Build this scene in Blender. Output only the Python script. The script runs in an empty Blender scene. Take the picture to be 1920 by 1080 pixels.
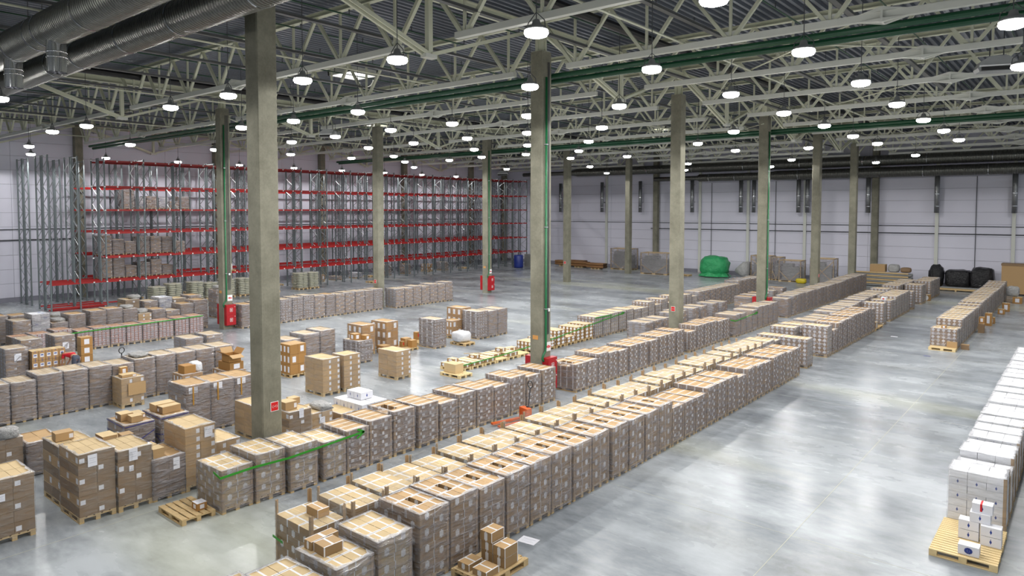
import bpy, math, random
from mathutils import Vector, Matrix, Euler, noise
random.seed(7)
sc = bpy.context.scene
COL = sc.collection

# ------------------------------------------------------------------ camera, world, exposure
cam_d = bpy.data.cameras.new('camera'); cam = bpy.data.objects.new('camera', cam_d); COL.objects.link(cam)
cam.location = (16.694, -9.972, 7.293)
cam.rotation_euler = (math.radians(90 - 2.675), 0, math.radians(39.951))
cam_d.sensor_width = 36; cam_d.lens = 1313.07 / 1920 * 36
cam_d.shift_x = 8.8 / 1920; cam_d.shift_y = -85.2 / 1920
cam_d.clip_start = .1; cam_d.clip_end = 400
sc.camera = cam
w = bpy.data.worlds.new('hall_beyond'); sc.world = w; w.use_nodes = True
w.node_tree.nodes['Background'].inputs[0].default_value = (.62, .66, .70, 1)
w.node_tree.nodes['Background'].inputs[1].default_value = .62
sc.view_settings.view_transform = 'Standard'
sc.view_settings.look = 'None'
sc.view_settings.exposure = 0.2
sc.view_settings.gamma = 1.0
sc.view_settings.use_curve_mapping = False
LAMP_W = 430.0
try:
    cy = sc.cycles
    cy.max_bounces = 6; cy.diffuse_bounces = 3; cy.glossy_bounces = 3; cy.transmission_bounces = 2
    cy.transparent_max_bounces = 6; cy.sample_clamp_indirect = 4.0
    cy.caustics_reflective = False; cy.caustics_refractive = False
    cy.use_denoising = True
except Exception:
    pass

# ------------------------------------------------------------------ material helpers
def srgb(r, g, b):
    f = lambda c: ((c / 255 + .055) / 1.055) ** 2.4 if c / 255 > .04045 else c / 255 / 12.92
    return (f(r), f(g), f(b), 1)

class NT:
    def __init__(s, name):
        s.m = bpy.data.materials.new(name); s.m.use_nodes = True
        s.t = s.m.node_tree; s.n = s.t.nodes; s.l = s.t.links
        s.b = s.n['Principled BSDF']; s.out = s.n['Material Output']
    def node(s, kind, **kw):
        n = s.n.new(kind)
        for k, v in kw.items(): setattr(n, k, v)
        return n
    def put(s, sock, v):
        if isinstance(v, bpy.types.NodeSocket): s.l.new(v, sock)
        else: sock.default_value = v
    def math(s, op, a, b=None, c=None, clamp=False):
        n = s.node('ShaderNodeMath', operation=op, use_clamp=clamp)
        s.put(n.inputs[0], a)
        if b is not None: s.put(n.inputs[1], b)
        if c is not None: s.put(n.inputs[2], c)
        return n.outputs[0]
    def mix(s, f, a, b):
        n = s.node('ShaderNodeMix', data_type='RGBA')
        s.put(n.inputs[0], f); s.put(n.inputs[6], a); s.put(n.inputs[7], b)
        return n.outputs[2]
    def noise(s, scale, detail=3, rough=.5, vec=None, stretch=None):
        n = s.node('ShaderNodeTexNoise'); n.inputs['Scale'].default_value = scale
        n.inputs['Detail'].default_value = detail; n.inputs['Roughness'].default_value = rough
        if stretch is not None:
            mp = s.node('ShaderNodeMapping'); mp.inputs['Scale'].default_value = stretch
            s.l.new(vec, mp.inputs['Vector']); vec = mp.outputs[0]
        if vec is not None: s.l.new(vec, n.inputs['Vector'])
        return n.outputs['Fac']
    def ramp(s, f, a, b, c0=(0, 0, 0, 1), c1=(1, 1, 1, 1)):
        n = s.node('ShaderNodeValToRGB'); s.l.new(f, n.inputs[0])
        n.color_ramp.elements[0].position = a; n.color_ramp.elements[1].position = b
        n.color_ramp.elements[0].color = c0; n.color_ramp.elements[1].color = c1
        return n.outputs[0]
    def pos(s): return s.node('ShaderNodeNewGeometry').outputs['Position']
    def obj(s): return s.node('ShaderNodeTexCoord').outputs['Object']
    def set(s, color=None, rough=None, metal=None, spec=None):
        if color is not None: s.put(s.b.inputs['Base Color'], color)
        if rough is not None: s.put(s.b.inputs['Roughness'], rough)
        if metal is not None: s.put(s.b.inputs['Metallic'], metal)
        if spec is not None: s.put(s.b.inputs['Specular IOR Level'], spec)
        return s
    def bump(s, h, strength=.3, dist=.02):
        n = s.node('ShaderNodeBump'); n.inputs['Strength'].default_value = strength; n.inputs['Distance'].default_value = dist
        s.l.new(h, n.inputs['Height']); s.l.new(n.outputs[0], s.b.inputs['Normal'])
        return s

def plain(name, c, rough=.6, metal=0, var=.12, scale=3, spec=.5):
    t = NT(name)
    n = t.noise(scale, 3, .6, t.pos())
    d = tuple(x * (1 - var) for x in c[:3]) + (1,); u = tuple(min(1, x * (1 + var)) for x in c[:3]) + (1,)
    t.set(t.mix(n, d, u), rough, metal, spec)
    return t.m

def carton_mat(name, base, rects=(), circles=(), tape=srgb(226, 226, 228), rough=.7, tone=.16, tape2=None, rects2=()):
    """kraft board with tape and printed labels: flat print on the faces, in each face's own unit UV"""
    t = NT(name)
    uv = t.node('ShaderNodeUVMap').outputs[0]
    sp = t.node('ShaderNodeSeparateXYZ'); t.l.new(uv, sp.inputs[0]); u, v = sp.outputs[0], sp.outputs[1]
    def mask(rs, cs):
        m = None
        for (u0, u1, v0, v1) in rs:
            a = t.math('COMPARE', u, (u0 + u1) / 2, (u1 - u0) / 2); b = t.math('COMPARE', v, (v0 + v1) / 2, (v1 - v0) / 2)
            q = t.math('MULTIPLY', a, b); m = q if m is None else t.math('MAXIMUM', m, q)
        for (cu, cv, ru, rv) in cs:
            a = t.math('DIVIDE', t.math('SUBTRACT', u, cu), ru); b = t.math('DIVIDE', t.math('SUBTRACT', v, cv), rv)
            q = t.math('LESS_THAN', t.math('ADD', t.math('MULTIPLY', a, a), t.math('MULTIPLY', b, b)), 1.0)
            m = q if m is None else t.math('MAXIMUM', m, q)
        return m
    g = t.node('ShaderNodeNewGeometry').outputs['Random Per Island']
    o = t.node('ShaderNodeObjectInfo').outputs['Random']
    r = t.math('FRACT', t.math('ADD', g, t.math('MULTIPLY', o, 7.31)))
    n = t.noise(9, 2, .6, t.pos(), (1, 1, 6))
    r = t.math('ADD', t.math('MULTIPLY', r, .6), t.math('MULTIPLY', n, .4))
    lo = tuple(x * (1 - tone) for x in base[:3]) + (1,); hi = tuple(min(1, x * (1 + tone)) for x in base[:3]) + (1,)
    c = t.mix(r, lo, hi)
    m = mask(rects, circles)
    if m is not None: c = t.mix(m, c, tape)
    if rects2: c = t.mix(mask(rects2, ()), c, tape2)
    t.set(c, rough, 0, .3)
    return t.m

KRAFT = srgb(182, 150, 108); KRAFT_D = srgb(138, 114, 88); KRAFT_L = srgb(204, 180, 138); KRAFT_O = srgb(166, 124, 72)
WHITE = srgb(236, 236, 238); TAPE = srgb(232, 232, 234); LAB = srgb(228, 228, 234)
M = {}
def build_materials():
    H = ((0, 1, .45, .55), (0, .07, 0, 1), (.93, 1, 0, 1))
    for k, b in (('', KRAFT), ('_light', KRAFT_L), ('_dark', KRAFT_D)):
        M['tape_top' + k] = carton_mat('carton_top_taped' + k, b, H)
        M['tape_label' + k] = carton_mat('carton_side_labelled' + k, tuple(x * .72 for x in b[:3]) + (1,), ((.45, .55, 0, 1), (.36, .64, .12, .88)))  # sides darker than tops of the same board: shade put into the colour
        M['tape_strip' + k] = carton_mat('carton_side_taped' + k, tuple(x * .72 for x in b[:3]) + (1,), ((0, .05, 0, 1), (.95, 1, 0, 1)))  # same side shade in the base colour
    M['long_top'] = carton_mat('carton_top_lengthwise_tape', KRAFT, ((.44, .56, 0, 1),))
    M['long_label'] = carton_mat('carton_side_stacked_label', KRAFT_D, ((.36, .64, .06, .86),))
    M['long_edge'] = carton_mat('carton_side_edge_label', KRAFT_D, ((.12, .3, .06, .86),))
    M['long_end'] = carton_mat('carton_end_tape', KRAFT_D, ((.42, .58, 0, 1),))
    M['plain'] = carton_mat('carton_board', KRAFT)
    M['plain_light'] = carton_mat('carton_board_light', KRAFT_L)
    M['plain_dark'] = carton_mat('carton_board_dark', KRAFT_D)
    M['plain_orange'] = carton_mat('carton_board_orange', KRAFT_O)
    M['red_mark'] = carton_mat('carton_board_red_mark', KRAFT_O, ((.4, .75, .35, .8),), tape=srgb(196, 40, 36))
    M['white_red'] = carton_mat('white_carton_red_mark', srgb(222, 222, 226), ((.3, .7, .3, .7),), tape=srgb(196, 40, 36))
    M['plain_seam'] = carton_mat('carton_board_seam', KRAFT_L, ((0, 1, .49, .51),), tape=srgb(120, 92, 60))
    M['stick'] = carton_mat('carton_board_sticker', KRAFT_D, ((.06, .34, .18, .62),), tape=LAB)
    M['stick_r'] = carton_mat('carton_board_sticker_side', KRAFT, ((.74, .97, .2, .75),), tape=LAB)
    M['stick_big'] = carton_mat('carton_board_big_sticker', KRAFT_O, ((.28, .72, .2, .8),), tape=LAB)
    M['grey_end'] = carton_mat('carton_end_grey_label', srgb(150, 132, 112), ((.2, .8, .1, .85),), tape=srgb(176, 176, 182))
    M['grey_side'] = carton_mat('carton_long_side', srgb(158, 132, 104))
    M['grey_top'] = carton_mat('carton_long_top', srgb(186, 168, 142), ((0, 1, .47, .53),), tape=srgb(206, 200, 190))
    M['red_side'] = carton_mat('carton_white_red_print', srgb(172, 120, 92), ((.18, .85, .12, .86),), tape=srgb(214, 212, 218), rects2=((.3, .7, .3, .5), (0, .1, 0, 1)), tape2=srgb(182, 96, 76))
    M['red_top'] = carton_mat('carton_reddish_top', srgb(176, 138, 112), ((.3, .7, .3, .6),), tape=srgb(190, 160, 140))
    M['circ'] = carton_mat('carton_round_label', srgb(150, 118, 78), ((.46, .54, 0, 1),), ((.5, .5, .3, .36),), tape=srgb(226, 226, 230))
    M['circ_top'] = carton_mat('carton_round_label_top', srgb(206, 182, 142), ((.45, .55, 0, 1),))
    M['circ_side'] = carton_mat('carton_pale_side', srgb(172, 156, 134), ((.1, .3, .1, .9), (.6, .8, .1, .9)), tape=srgb(204, 204, 208))
    blue = srgb(52, 74, 150)
    M['white'] = carton_mat('white_carton', srgb(232, 233, 238), tone=.04)
    M['white_top'] = carton_mat('white_carton_top', srgb(238, 239, 243), ((0, 1, .49, .51),), tape=srgb(196, 200, 214), tone=.03)
    M['white_mark'] = carton_mat('white_carton_blue_print', srgb(228, 229, 236), ((.485, .515, .25, .8),), ((.5, .5, .055, .16),), tape=blue, tone=.04)
    M['print_box'] = carton_mat('carton_blue_white_print', srgb(176, 140, 96), ((.2, .8, .3, .7),), tape=srgb(224, 224, 230), rects2=((.3, .7, .48, .6), (.45, .55, 0, .2), (.45, .55, .85, 1)), tape2=srgb(70, 84, 150))
    M['blueish'] = carton_mat('carton_white_blue', srgb(206, 210, 218), ((.3, .7, .3, .6),), tape=srgb(120, 132, 180), tone=.08)
    M['paper'] = carton_mat('white_paper', srgb(226, 227, 234), ((.15, .85, .3, .34), (.15, .7, .5, .53), (.15, .85, .66, .72)), tape=srgb(190, 192, 204), tone=.02)
    t = NT('pallet_wood'); n = t.noise(14, 4, .7, t.pos(), (1, 1, 3)); t.set(t.mix(n, srgb(168, 138, 92), srgb(222, 196, 148)), .8); M['wood'] = t.m
    t = NT('pallet_wood_new'); n = t.noise(10, 4, .7, t.pos(), (1, 4, 1)); t.set(t.mix(n, srgb(206, 178, 126), srgb(240, 218, 168)), .75); M['wood_new'] = t.m
    M['post'] = plain('cardboard_edge', srgb(176, 150, 118), .8)
    # stretch film
    def film(name, lo, hi, rough, tint):
        t = NT(name)
        n1 = t.noise(2.2, 4, .6, t.pos(), (1.0, 1.0, 4.5)); n2 = t.noise(7, 3, .65, t.pos(), (.45, .45, 2.6))
        f = t.ramp(t.math('ADD', t.math('MULTIPLY', n1, .65), t.math('MULTIPLY', n2, .35)), .36, .66, (lo,) * 3 + (1,), (hi,) * 3 + (1,))
        t.set(tint, rough, 0, 1.0)
        t.bump(t.math('ADD', t.math('MULTIPLY', n1, 1.6), n2), 1.0, .09)
        tr = t.node('ShaderNodeBsdfTransparent'); mx = t.node('ShaderNodeMixShader')
        t.l.new(f, mx.inputs[0]); t.l.new(tr.outputs[0], mx.inputs[1]); t.l.new(t.b.outputs[0], mx.inputs[2])
        t.l.new(mx.outputs[0], t.out.inputs['Surface'])
        return t.m
    M['film'] = film('stretch_film', .18, .68, .13, srgb(170, 166, 170))
    M['film_heavy'] = film('stretch_film_thick', .26, .78, .2, srgb(172, 168, 172))
    M['film_rim'] = film('stretch_film_gathered', .35, .85, .2, srgb(216, 216, 220))
    M['film_clear'] = film('stretch_film_clear', .04, .30, .15, srgb(196, 200, 200))
    # building
    t = NT('polished_concrete_floor')
    p = t.pos()
    a = t.noise(.10, 5, .6, p, (1, 1, 1)); b = t.noise(.42, 5, .62, p, (.5, 1.0, 1)); c = t.noise(2.6, 5, .7, p, (.6, 1.3, 1)); d = t.noise(.05, 2, .5, p)
    m = t.math('ADD', t.math('MULTIPLY', a, .45), t.math('ADD', t.math('MULTIPLY', b, .4), t.math('MULTIPLY', c, .15)))
    col = t.ramp(m, .40, .585, srgb(108, 114, 121), srgb(178, 184, 189))
    st = t.noise(.30, 6, .62, p, (.6, 1.1, 1))
    stain = t.ramp(st, .50, .66)
    g2 = t.noise(5, 4, .7, p)
    col = t.mix(t.math('MULTIPLY', t.math('MULTIPLY', stain, g2), .95), col, srgb(96, 98, 96))
    yel = t.ramp(t.noise(.09, 3, .5, p, (.3, 1.6, 1)), .56, .68)
    col = t.mix(t.math('MULTIPLY', yel, .34), col, srgb(206, 208, 176))
    t.set(col, t.math('ADD', t.math('MULTIPLY', b, .3), .11), 0, .2)
    M['floor'] = t.m
    M['joint'] = plain('floor_joint_filler', srgb(176, 176, 162), .6)
    t = NT('column_concrete'); n = t.noise(1.1, 6, .7, t.pos()); n2 = t.noise(18, 3, .6, t.pos())
    t.set(t.mix(t.ramp(t.math('ADD', t.math('MULTIPLY', n, .8), t.math('MULTIPLY', n2, .2)), .3, .7), srgb(104, 102, 88), srgb(146, 144, 128)), .85); t.bump(n2, .15, .01); M['concrete'] = t.m
    M['steel'] = plain('cream_painted_steel', srgb(206, 208, 186), .5, 0, .08, .8)
    M['chord'] = plain('grey_cream_painted_steel', srgb(206, 208, 200), .45, 0, .08, .8)
    t = NT('galvanised_roof_deck'); n = t.noise(.5, 3, .6, t.pos(), (1, .3, 1)); t.set(t.mix(n, srgb(92, 98, 108), srgb(128, 134, 144)), .42, .45); M['deck'] = t.m
    M['wall_panel'] = plain('sandwich_panel_white', srgb(216, 216, 230), .5, 0, .05, .3)
    M['wall_band'] = plain('sandwich_panel_grey', srgb(150, 150, 168), .5, 0, .05, .3)
    M['wall_seam'] = plain('wall_behind_joints', srgb(138, 138, 150), .8)
    M['rail'] = plain('dark_grey_metal', srgb(78, 80, 84), .5, .2)
    M['black'] = plain('black_plastic', srgb(20, 20, 22), .45)
    M['tray'] = plain('cable_tray_grey', srgb(96, 98, 98), .5, .3)
    M['green'] = plain('green_pipe_paint', srgb(22, 104, 62), .35, 0, .06)
    M['green_dark'] = plain('dark_green_pipe_paint', srgb(16, 70, 44), .4, 0, .06)
    M['red'] = plain('red_cabinet_paint', srgb(168, 20, 30), .4, 0, .05)
    M['beam_red'] = plain('red_beam_paint', srgb(158, 24, 24), .38, 0, .06)
    M['upright'] = plain('galvanised_upright', srgb(108, 117, 120), .4, .25, .12, 2)
    M['zinc'] = plain('zinc_brace', srgb(160, 166, 168), .32, .5)
    t = NT('spiral_duct_steel'); n = t.noise(2, 3, .6, t.pos()); wv = t.node('ShaderNodeTexWave'); wv.wave_profile = 'SIN'
    wv.inputs['Scale'].default_value = 2.6; wv.bands_direction = 'X'; wv.inputs['Distortion'].default_value = .15; t.l.new(t.pos(), wv.inputs['Vector'])
    t.set(t.mix(t.math('ADD', t.math('MULTIPLY', n, .5), t.math('MULTIPLY', wv.outputs['Fac'], .5)), srgb(84, 84, 78), srgb(152, 152, 144)), .3, .8); t.bump(wv.outputs['Fac'], .9, .05); M['duct'] = t.m
    t = NT('spiral_drop_steel'); n = t.noise(2, 3, .6, t.pos()); wv = t.node('ShaderNodeTexWave'); wv.inputs['Scale'].default_value = 3; wv.bands_direction = 'Z'; t.l.new(t.pos(), wv.inputs['Vector'])
    t.set(t.mix(n, srgb(130, 132, 134), srgb(176, 178, 180)), .3, .8); t.bump(wv.outputs['Fac'], .4, .02); M['drop'] = t.m
    M['shiny'] = plain('bright_sheet_steel', srgb(206, 208, 210), .14, .95, .05)
    M['housing'] = plain('lamp_housing_grey', srgb(150, 152, 152), .5, .2)
    t = NT('lamp_lens'); e = t.b; e.inputs['Emission Color'].default_value = (1, .985, .95, 1); e.inputs['Emission Strength'].default_value = 40; M['lens'] = t.m
    t = NT('daylight_panel'); e = t.b; e.inputs['Emission Color'].default_value = (1, .97, .95, 1); e.inputs['Emission Strength'].default_value = 3.5; M['sky'] = t.m
    M['sign_w'] = plain('sign_white', srgb(232, 232, 232), .5, 0, .02)
    M['sign_r'] = plain('sign_red', srgb(206, 22, 26), .5, 0, .02)
    M['sign_o'] = plain('sign_orange', srgb(206, 150, 84), .6, 0, .05)
    M['tape_g'] = plain('green_marking_tape', srgb(48, 150, 36), .45, 0, .04)
    M['strap'] = plain('blue_strap', srgb(58, 62, 140), .4)
    M['ytape'] = plain('brown_parcel_tape', srgb(178, 132, 50), .4)
    t = NT('woven_sacks'); n = t.noise(8, 3, .6, t.pos()); t.set(t.mix(n, srgb(150, 148, 124), srgb(196, 194, 172)), .45); M['sack'] = t.m
    t = NT('green_tarpaulin'); n = t.noise(2.2, 5, .7, t.pos()); t.set(t.mix(n, srgb(18, 128, 72), srgb(60, 176, 112)), .38); t.bump(n, .8, .2); M['tarp'] = t.m
    t = NT('black_sheeting'); n = t.noise(2.6, 5, .7, t.pos()); t.set(t.mix(n, srgb(10, 10, 12), srgb(30, 30, 34)), .3); t.bump(n, .8, .2); M['sheet_k'] = t.m
    t = NT('crumpled_film'); n = t.noise(3.2, 5, .7, t.pos()); t.set(t.mix(n, srgb(120, 120, 118), srgb(206, 206, 206)), .3); t.bump(n, .9, .2); M['crumple'] = t.m
    t = NT('white_bag'); n = t.noise(4, 5, .7, t.pos()); t.set(t.mix(n, srgb(198, 200, 206), srgb(240, 240, 242)), .4); t.bump(n, .7, .1); M['bag'] = t.m
    M['tube'] = plain('brown_paper_tube', srgb(134, 98, 62), .7)
    M['barrel'] = plain('blue_plastic_drum', srgb(34, 52, 130), .35)
    M['yellow'] = plain('yellow_plastic', srgb(196, 176, 30), .45)
    M['orange'] = plain('orange_paint', srgb(216, 96, 30), .4)
    M['skin'] = plain('skin', srgb(190, 140, 112), .6); M['cloth_red'] = plain('red_shirt', srgb(206, 34, 48), .8); M['cloth_grey'] = plain('grey_trousers', srgb(78, 82, 96), .9)
    M['hair'] = plain('dark_hair', srgb(46, 34, 26), .8); M['boot'] = plain('black_boot', srgb(24, 24, 24), .6)
    M['glass'] = plain('grey_machine', srgb(150, 152, 150), .35, .3, .3, 3)
build_materials()

# ------------------------------------------------------------------ mesh helpers
class MB:
    def __init__(s): s.v = []; s.f = []; s.m = []; s.uv = []
    def face(s, idx, m=0, uv=None):
        s.f.append(idx); s.m.append(m); s.uv.append(uv or [(0, 0), (1, 0), (1, 1), (0, 1)][:len(idx)] + [(0, 0)] * max(0, len(idx) - 4))
    def box(s, x0, x1, y0, y1, z0, z1, mt=0, mx=None, my=None, rot=0, ctr=None):
        mx = mt if mx is None else mx; my = mt if my is None else my
        b = len(s.v)
        P = [(x0, y0, z0), (x1, y0, z0), (x1, y1, z0), (x0, y1, z0), (x0, y0, z1), (x1, y0, z1), (x1, y1, z1), (x0, y1, z1)]
        if rot:
            cx, cyy = ctr or ((x0 + x1) / 2, (y0 + y1) / 2); c, q = math.cos(rot), math.sin(rot)
            P = [(cx + (x - cx) * c - (y - cyy) * q, cyy + (x - cx) * q + (y - cyy) * c, z) for x, y, z in P]
        s.v += P
        s.face((b + 3, b + 2, b + 1, b), mt); s.face((b + 4, b + 5, b + 6, b + 7), mt)
        s.face((b, b + 1, b + 5, b + 4), my); s.face((b + 1, b + 2, b + 6, b + 5), mx)
        s.face((b + 2, b + 3, b + 7, b + 6), my); s.face((b + 3, b, b + 4, b + 7), mx)
        return s
    def bar(s, p, q, w, h=None, mt=0, up=(0, 0, 1)):
        h = w if h is None else h
        p = Vector(p); q = Vector(q); d = (q - p).normalized(); u = Vector(up)
        if abs(d.dot(u)) > .98: u = Vector((1, 0, 0)) if abs(d.x) < .9 else Vector((0, 1, 0))
        r = d.cross(u).normalized(); u = r.cross(d)
        b = len(s.v)
        for o in (p, q):
            for a, c in ((-1, -1), (1, -1), (1, 1), (-1, 1)): s.v.append(tuple(o + r * a * w / 2 + u * c * h / 2))
        s.face((b + 3, b + 2, b + 1, b), mt); s.face((b + 4, b + 5, b + 6, b + 7), mt)
        for i in range(4):
            j = (i + 1) % 4; s.face((b + i, b + j, b + 4 + j, b + 4 + i), mt)
        return s
    def tube(s, pts, r, n=10, mt=0, caps=True):
        pts = [Vector(p) for p in pts]; b0 = len(s.v); R = r if isinstance(r, (list, tuple)) else [r] * len(pts)
        ref = None
        for i, p in enumerate(pts):
            d = (pts[min(i + 1, len(pts) - 1)] - pts[max(i - 1, 0)]).normalized()
            u = Vector((0, 0, 1)) if abs(d.z) < .9 else Vector((1, 0, 0))
            if ref is not None and abs(d.dot(ref)) < .95: u = ref
            a = d.cross(u).normalized(); c = a.cross(d); ref = c
            for k in range(n):
                t = 2 * math.pi * k / n; s.v.append(tuple(p + (a * math.cos(t) + c * math.sin(t)) * R[i]))
        for i in range(len(pts) - 1):
            for k in range(n):
                k2 = (k + 1) % n; s.face((b0 + i * n + k, b0 + i * n + k2, b0 + (i + 1) * n + k2, b0 + (i + 1) * n + k), mt)
        if caps:
            s.face(tuple(b0 + k for k in range(n))[::-1], mt); s.face(tuple(b0 + (len(pts) - 1) * n + k for k in range(n)), mt)
        return s
    def mesh(s, name, mats, smooth=False):
        me = bpy.data.meshes.new(name); me.from_pydata(s.v, [], s.f)
        for m in mats: me.materials.append(M[m] if isinstance(m, str) else m)
        me.polygons.foreach_set('material_index', s.m)
        uvl = me.uv_layers.new(name='UVMap'); flat = []
        for f, u in zip(s.f, s.uv):
            for i in range(len(f)): flat += list(u[i]) if i < len(u) else [0, 0]
        uvl.data.foreach_set('uv', flat)
        if smooth: me.polygons.foreach_set('use_smooth', [True] * len(s.f))
        me.update(); return me

def ob(name, me, parent=None, loc=(0, 0, 0), rot=(0, 0, 0), scale=(1, 1, 1)):
    o = bpy.data.objects.new(name, me); COL.objects.link(o)
    o.location = loc; o.rotation_euler = rot; o.scale = scale
    if parent is not None: o.parent = parent
    return o
def tag(o, label, cat, group=None, kind=None):
    o['label'] = label; o['category'] = cat
    if group: o['group'] = group
    if kind: o['kind'] = kind
    return o
def thing(name, label, cat, loc, rz=0, group=None):
    o = bpy.data.objects.new(name, None); COL.objects.link(o); o.location = loc; o.rotation_euler = (0, 0, rz); o.empty_display_size = .2
    return tag(o, label, cat, group)
def struct(name, me=None, parent=None, loc=(0, 0, 0)):
    o = ob(name, me, parent, loc)
    if parent is None: o['kind'] = 'structure'
    return o
def stuff(o): o['kind'] = 'stuff'; return o
_cache = {}
def cached(key, fn):
    if key not in _cache: _cache[key] = fn()
    return _cache[key]
def unit(mats, key=None):
    """unit box 0..1, material slots: top, x faces, y faces"""
    def f():
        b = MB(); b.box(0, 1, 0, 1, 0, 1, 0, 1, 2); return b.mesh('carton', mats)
    return cached(('unit',) + tuple(mats), f)
ORD = ['first', 'second', 'third', 'fourth', 'fifth', 'sixth', 'seventh', 'eighth', 'ninth', 'tenth', 'eleventh', 'twelfth', 'thirteenth', 'fourteenth', 'fifteenth', 'sixteenth', 'seventeenth', 'eighteenth', 'nineteenth']
TENS = {20: 'twent', 30: 'thirt', 40: 'fort'}
def ordn(i):
    i += 1
    if i < 20: return ORD[i - 1]
    t, u = i // 10 * 10, i % 10
    return TENS[t] + ('ieth' if u == 0 else 'y-' + ORD[u - 1])

# ------------------------------------------------------------------ floor, walls, roof
XL, XR, YN, YF = -48.7, 40.0, -34.0, 67.3
b = MB(); b.box(XL - .3, XR, YN, YF + .3, -.25, 0); floor = struct('floor', b.mesh('floor', ['floor']))
for X in (-47.7, -36, -24.1, -12.2, -.6, 11.7, 23.7, 35.6):
    b = MB(); b.box(-.008, .008, YN, YF, -.004, .0015); struct('floor_joint', b.mesh('joint', ['joint']), floor, (X, 0, 0))
for k, Y in enumerate((-24.3, -12.3, -6.1, 5.9, 17.9, 29.9, 41.9, 53.9)):
    b = MB(); b.box(XL, XR, -.006, .006, -.004, .0012); struct('floor_joint', b.mesh('joint', ['joint']), floor, (0, Y, 0))
# far wall: backing with separate panels proud of it
ZR = 14.85
b = MB(); b.box(XL - .4, XR, YF + .08, YF + .4, 0, ZR + .2); wall_far = struct('wall_far', b.mesh('wall_far', ['wall_seam']))
pm = cached('wp', lambda: MB().box(0, 1, 0, 1, 0, 1).mesh('wall_panel', ['wall_panel']))
pb = cached('wpb', lambda: MB().box(0, 1, 0, 1, 0, 1).mesh('wall_panel', ['wall_band']))
zs = [.35 + 1.12 * i for i in range(14)]
for i, x0 in enumerate([-48.7 + 6 * k for k in range(15)]):
    for j, z0 in enumerate(zs):
        z1 = min(z0 + 1.12, ZR + .1)
        ob('wall_panel', pm, wall_far, (x0 + .008, YF, z0 + .01), scale=(5.984, .08, z1 - z0 - .02))
b = MB(); b.box(XL, XR, YF - .02, YF + .08, 0, .34); struct('baseboard_far', b.mesh('plinth', ['wall_seam']))
b = MB(); b.box(XL - .4, XL - .08, YN, YF + .4, 0, ZR + .2); wall_rack = struct('wall_rack_side', b.mesh('wall_rack', ['wall_seam']))
for i in range(11):
    for j, z0 in enumerate(zs):
        z1 = min(z0 + 1.12, ZR + .1)
        ob('wall_panel', pm, wall_rack, (XL - .08, 1.3 + 6 * i - .0 + .008, z0 + .01), scale=(.08, 5.984, z1 - z0 - .02))
b = MB(); b.box(XL - .08, XL + .02, YN, YF, 0, .34); struct('baseboard_rack_side', b.mesh('plinth', ['wall_seam']))
# roof deck: trapezoidal ribs running along Y
def deck():
    b = MB(); x = XL - .3; p = .32; y0, y1 = YN, YF + .4; z = ZR
    pts = []
    while x < XR:
        pts += [(x, z), (x + .11, z), (x + .15, z + .13), (x + .28, z + .13)]; x += p
    base = 0
    for (px, pz) in pts:
        b.v += [(px, y0, pz), (px, y1, pz)]
    for i in range(len(pts) - 1): b.face((2 * i, 2 * i + 1, 2 * i + 3, 2 * i + 2))
    return b.mesh('roof_deck', ['deck'])
ceil = struct('ceiling', deck())
b = MB(); b.box(XL - .4, XR, YN, YF + .4, ZR + .16, ZR + .3); struct('roof_slab', b.mesh('roof_slab', ['wall_seam']), ceil)
# thin dark service lines on the far wall and the rack-side wall
for z, r in ((5.75, .035), (5.03, .05)):
    b = MB(); b.tube([(-44 if z > 5.5 else -25, YF - .06, z), (30, YF - .06, z)], r, 6); tag(ob('wall_pipe', b.mesh('wall_pipe', ['rail'])), ('upper' if z > 5.5 else 'lower') + ' thin dark pipe running along the far white wall', 'pipe')
b = MB(); b.tube([(XL + .06, -6, 5.75), (XL + .06, 60, 5.75)], .035, 6); tag(ob('wall_pipe', b.mesh('wall_pipe', ['rail'])), 'upper thin dark pipe along the wall behind the red racks', 'pipe')
b = MB(); b.tube([(XL + .06, -6, 4.9), (XL + .06, 12, 4.9)], .05, 6); tag(ob('wall_pipe', b.mesh('wall_pipe', ['rail'])), 'lower dark pipe on the wall near the empty rack frames', 'pipe')
for X in (-17.2, -9.9, 8.35):
    b = MB(); b.tube([(X, YF - .08, 10.4), (X, YF - .08, 1.9)], .03, 6); o = ob('hanging_cable', b.mesh('hanging_cable', ['rail']))
    tag(o, {-17.2: 'dark vertical cable on the far wall near the green tarpaulin', -9.9: 'dark vertical cable on the far wall above the wooden crates', 8.35: 'dark vertical cable on the far wall above the black wrapped goods'}[X], 'cable')
    b = MB(); b.tube([(X, YF - .08, 1.9), (X, YF - .08, 1.75)], .06, 8); ob('plug', b.mesh('plug', ['sign_r']), o)
# white steel posts on the far wall
for i, X in enumerate((-43.6, -31.3, -18.6, -12.9, -6.8, 5.25, 11.2, 17.2)):
    b = MB(); b.box(-.14, .14, -.22, 0, 0, 14.3); struct('wall_post', b.mesh('wall_post', ['chord']), None, (X, YF, 0))['label'] = 'slim white steel post on the far wall'

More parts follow.
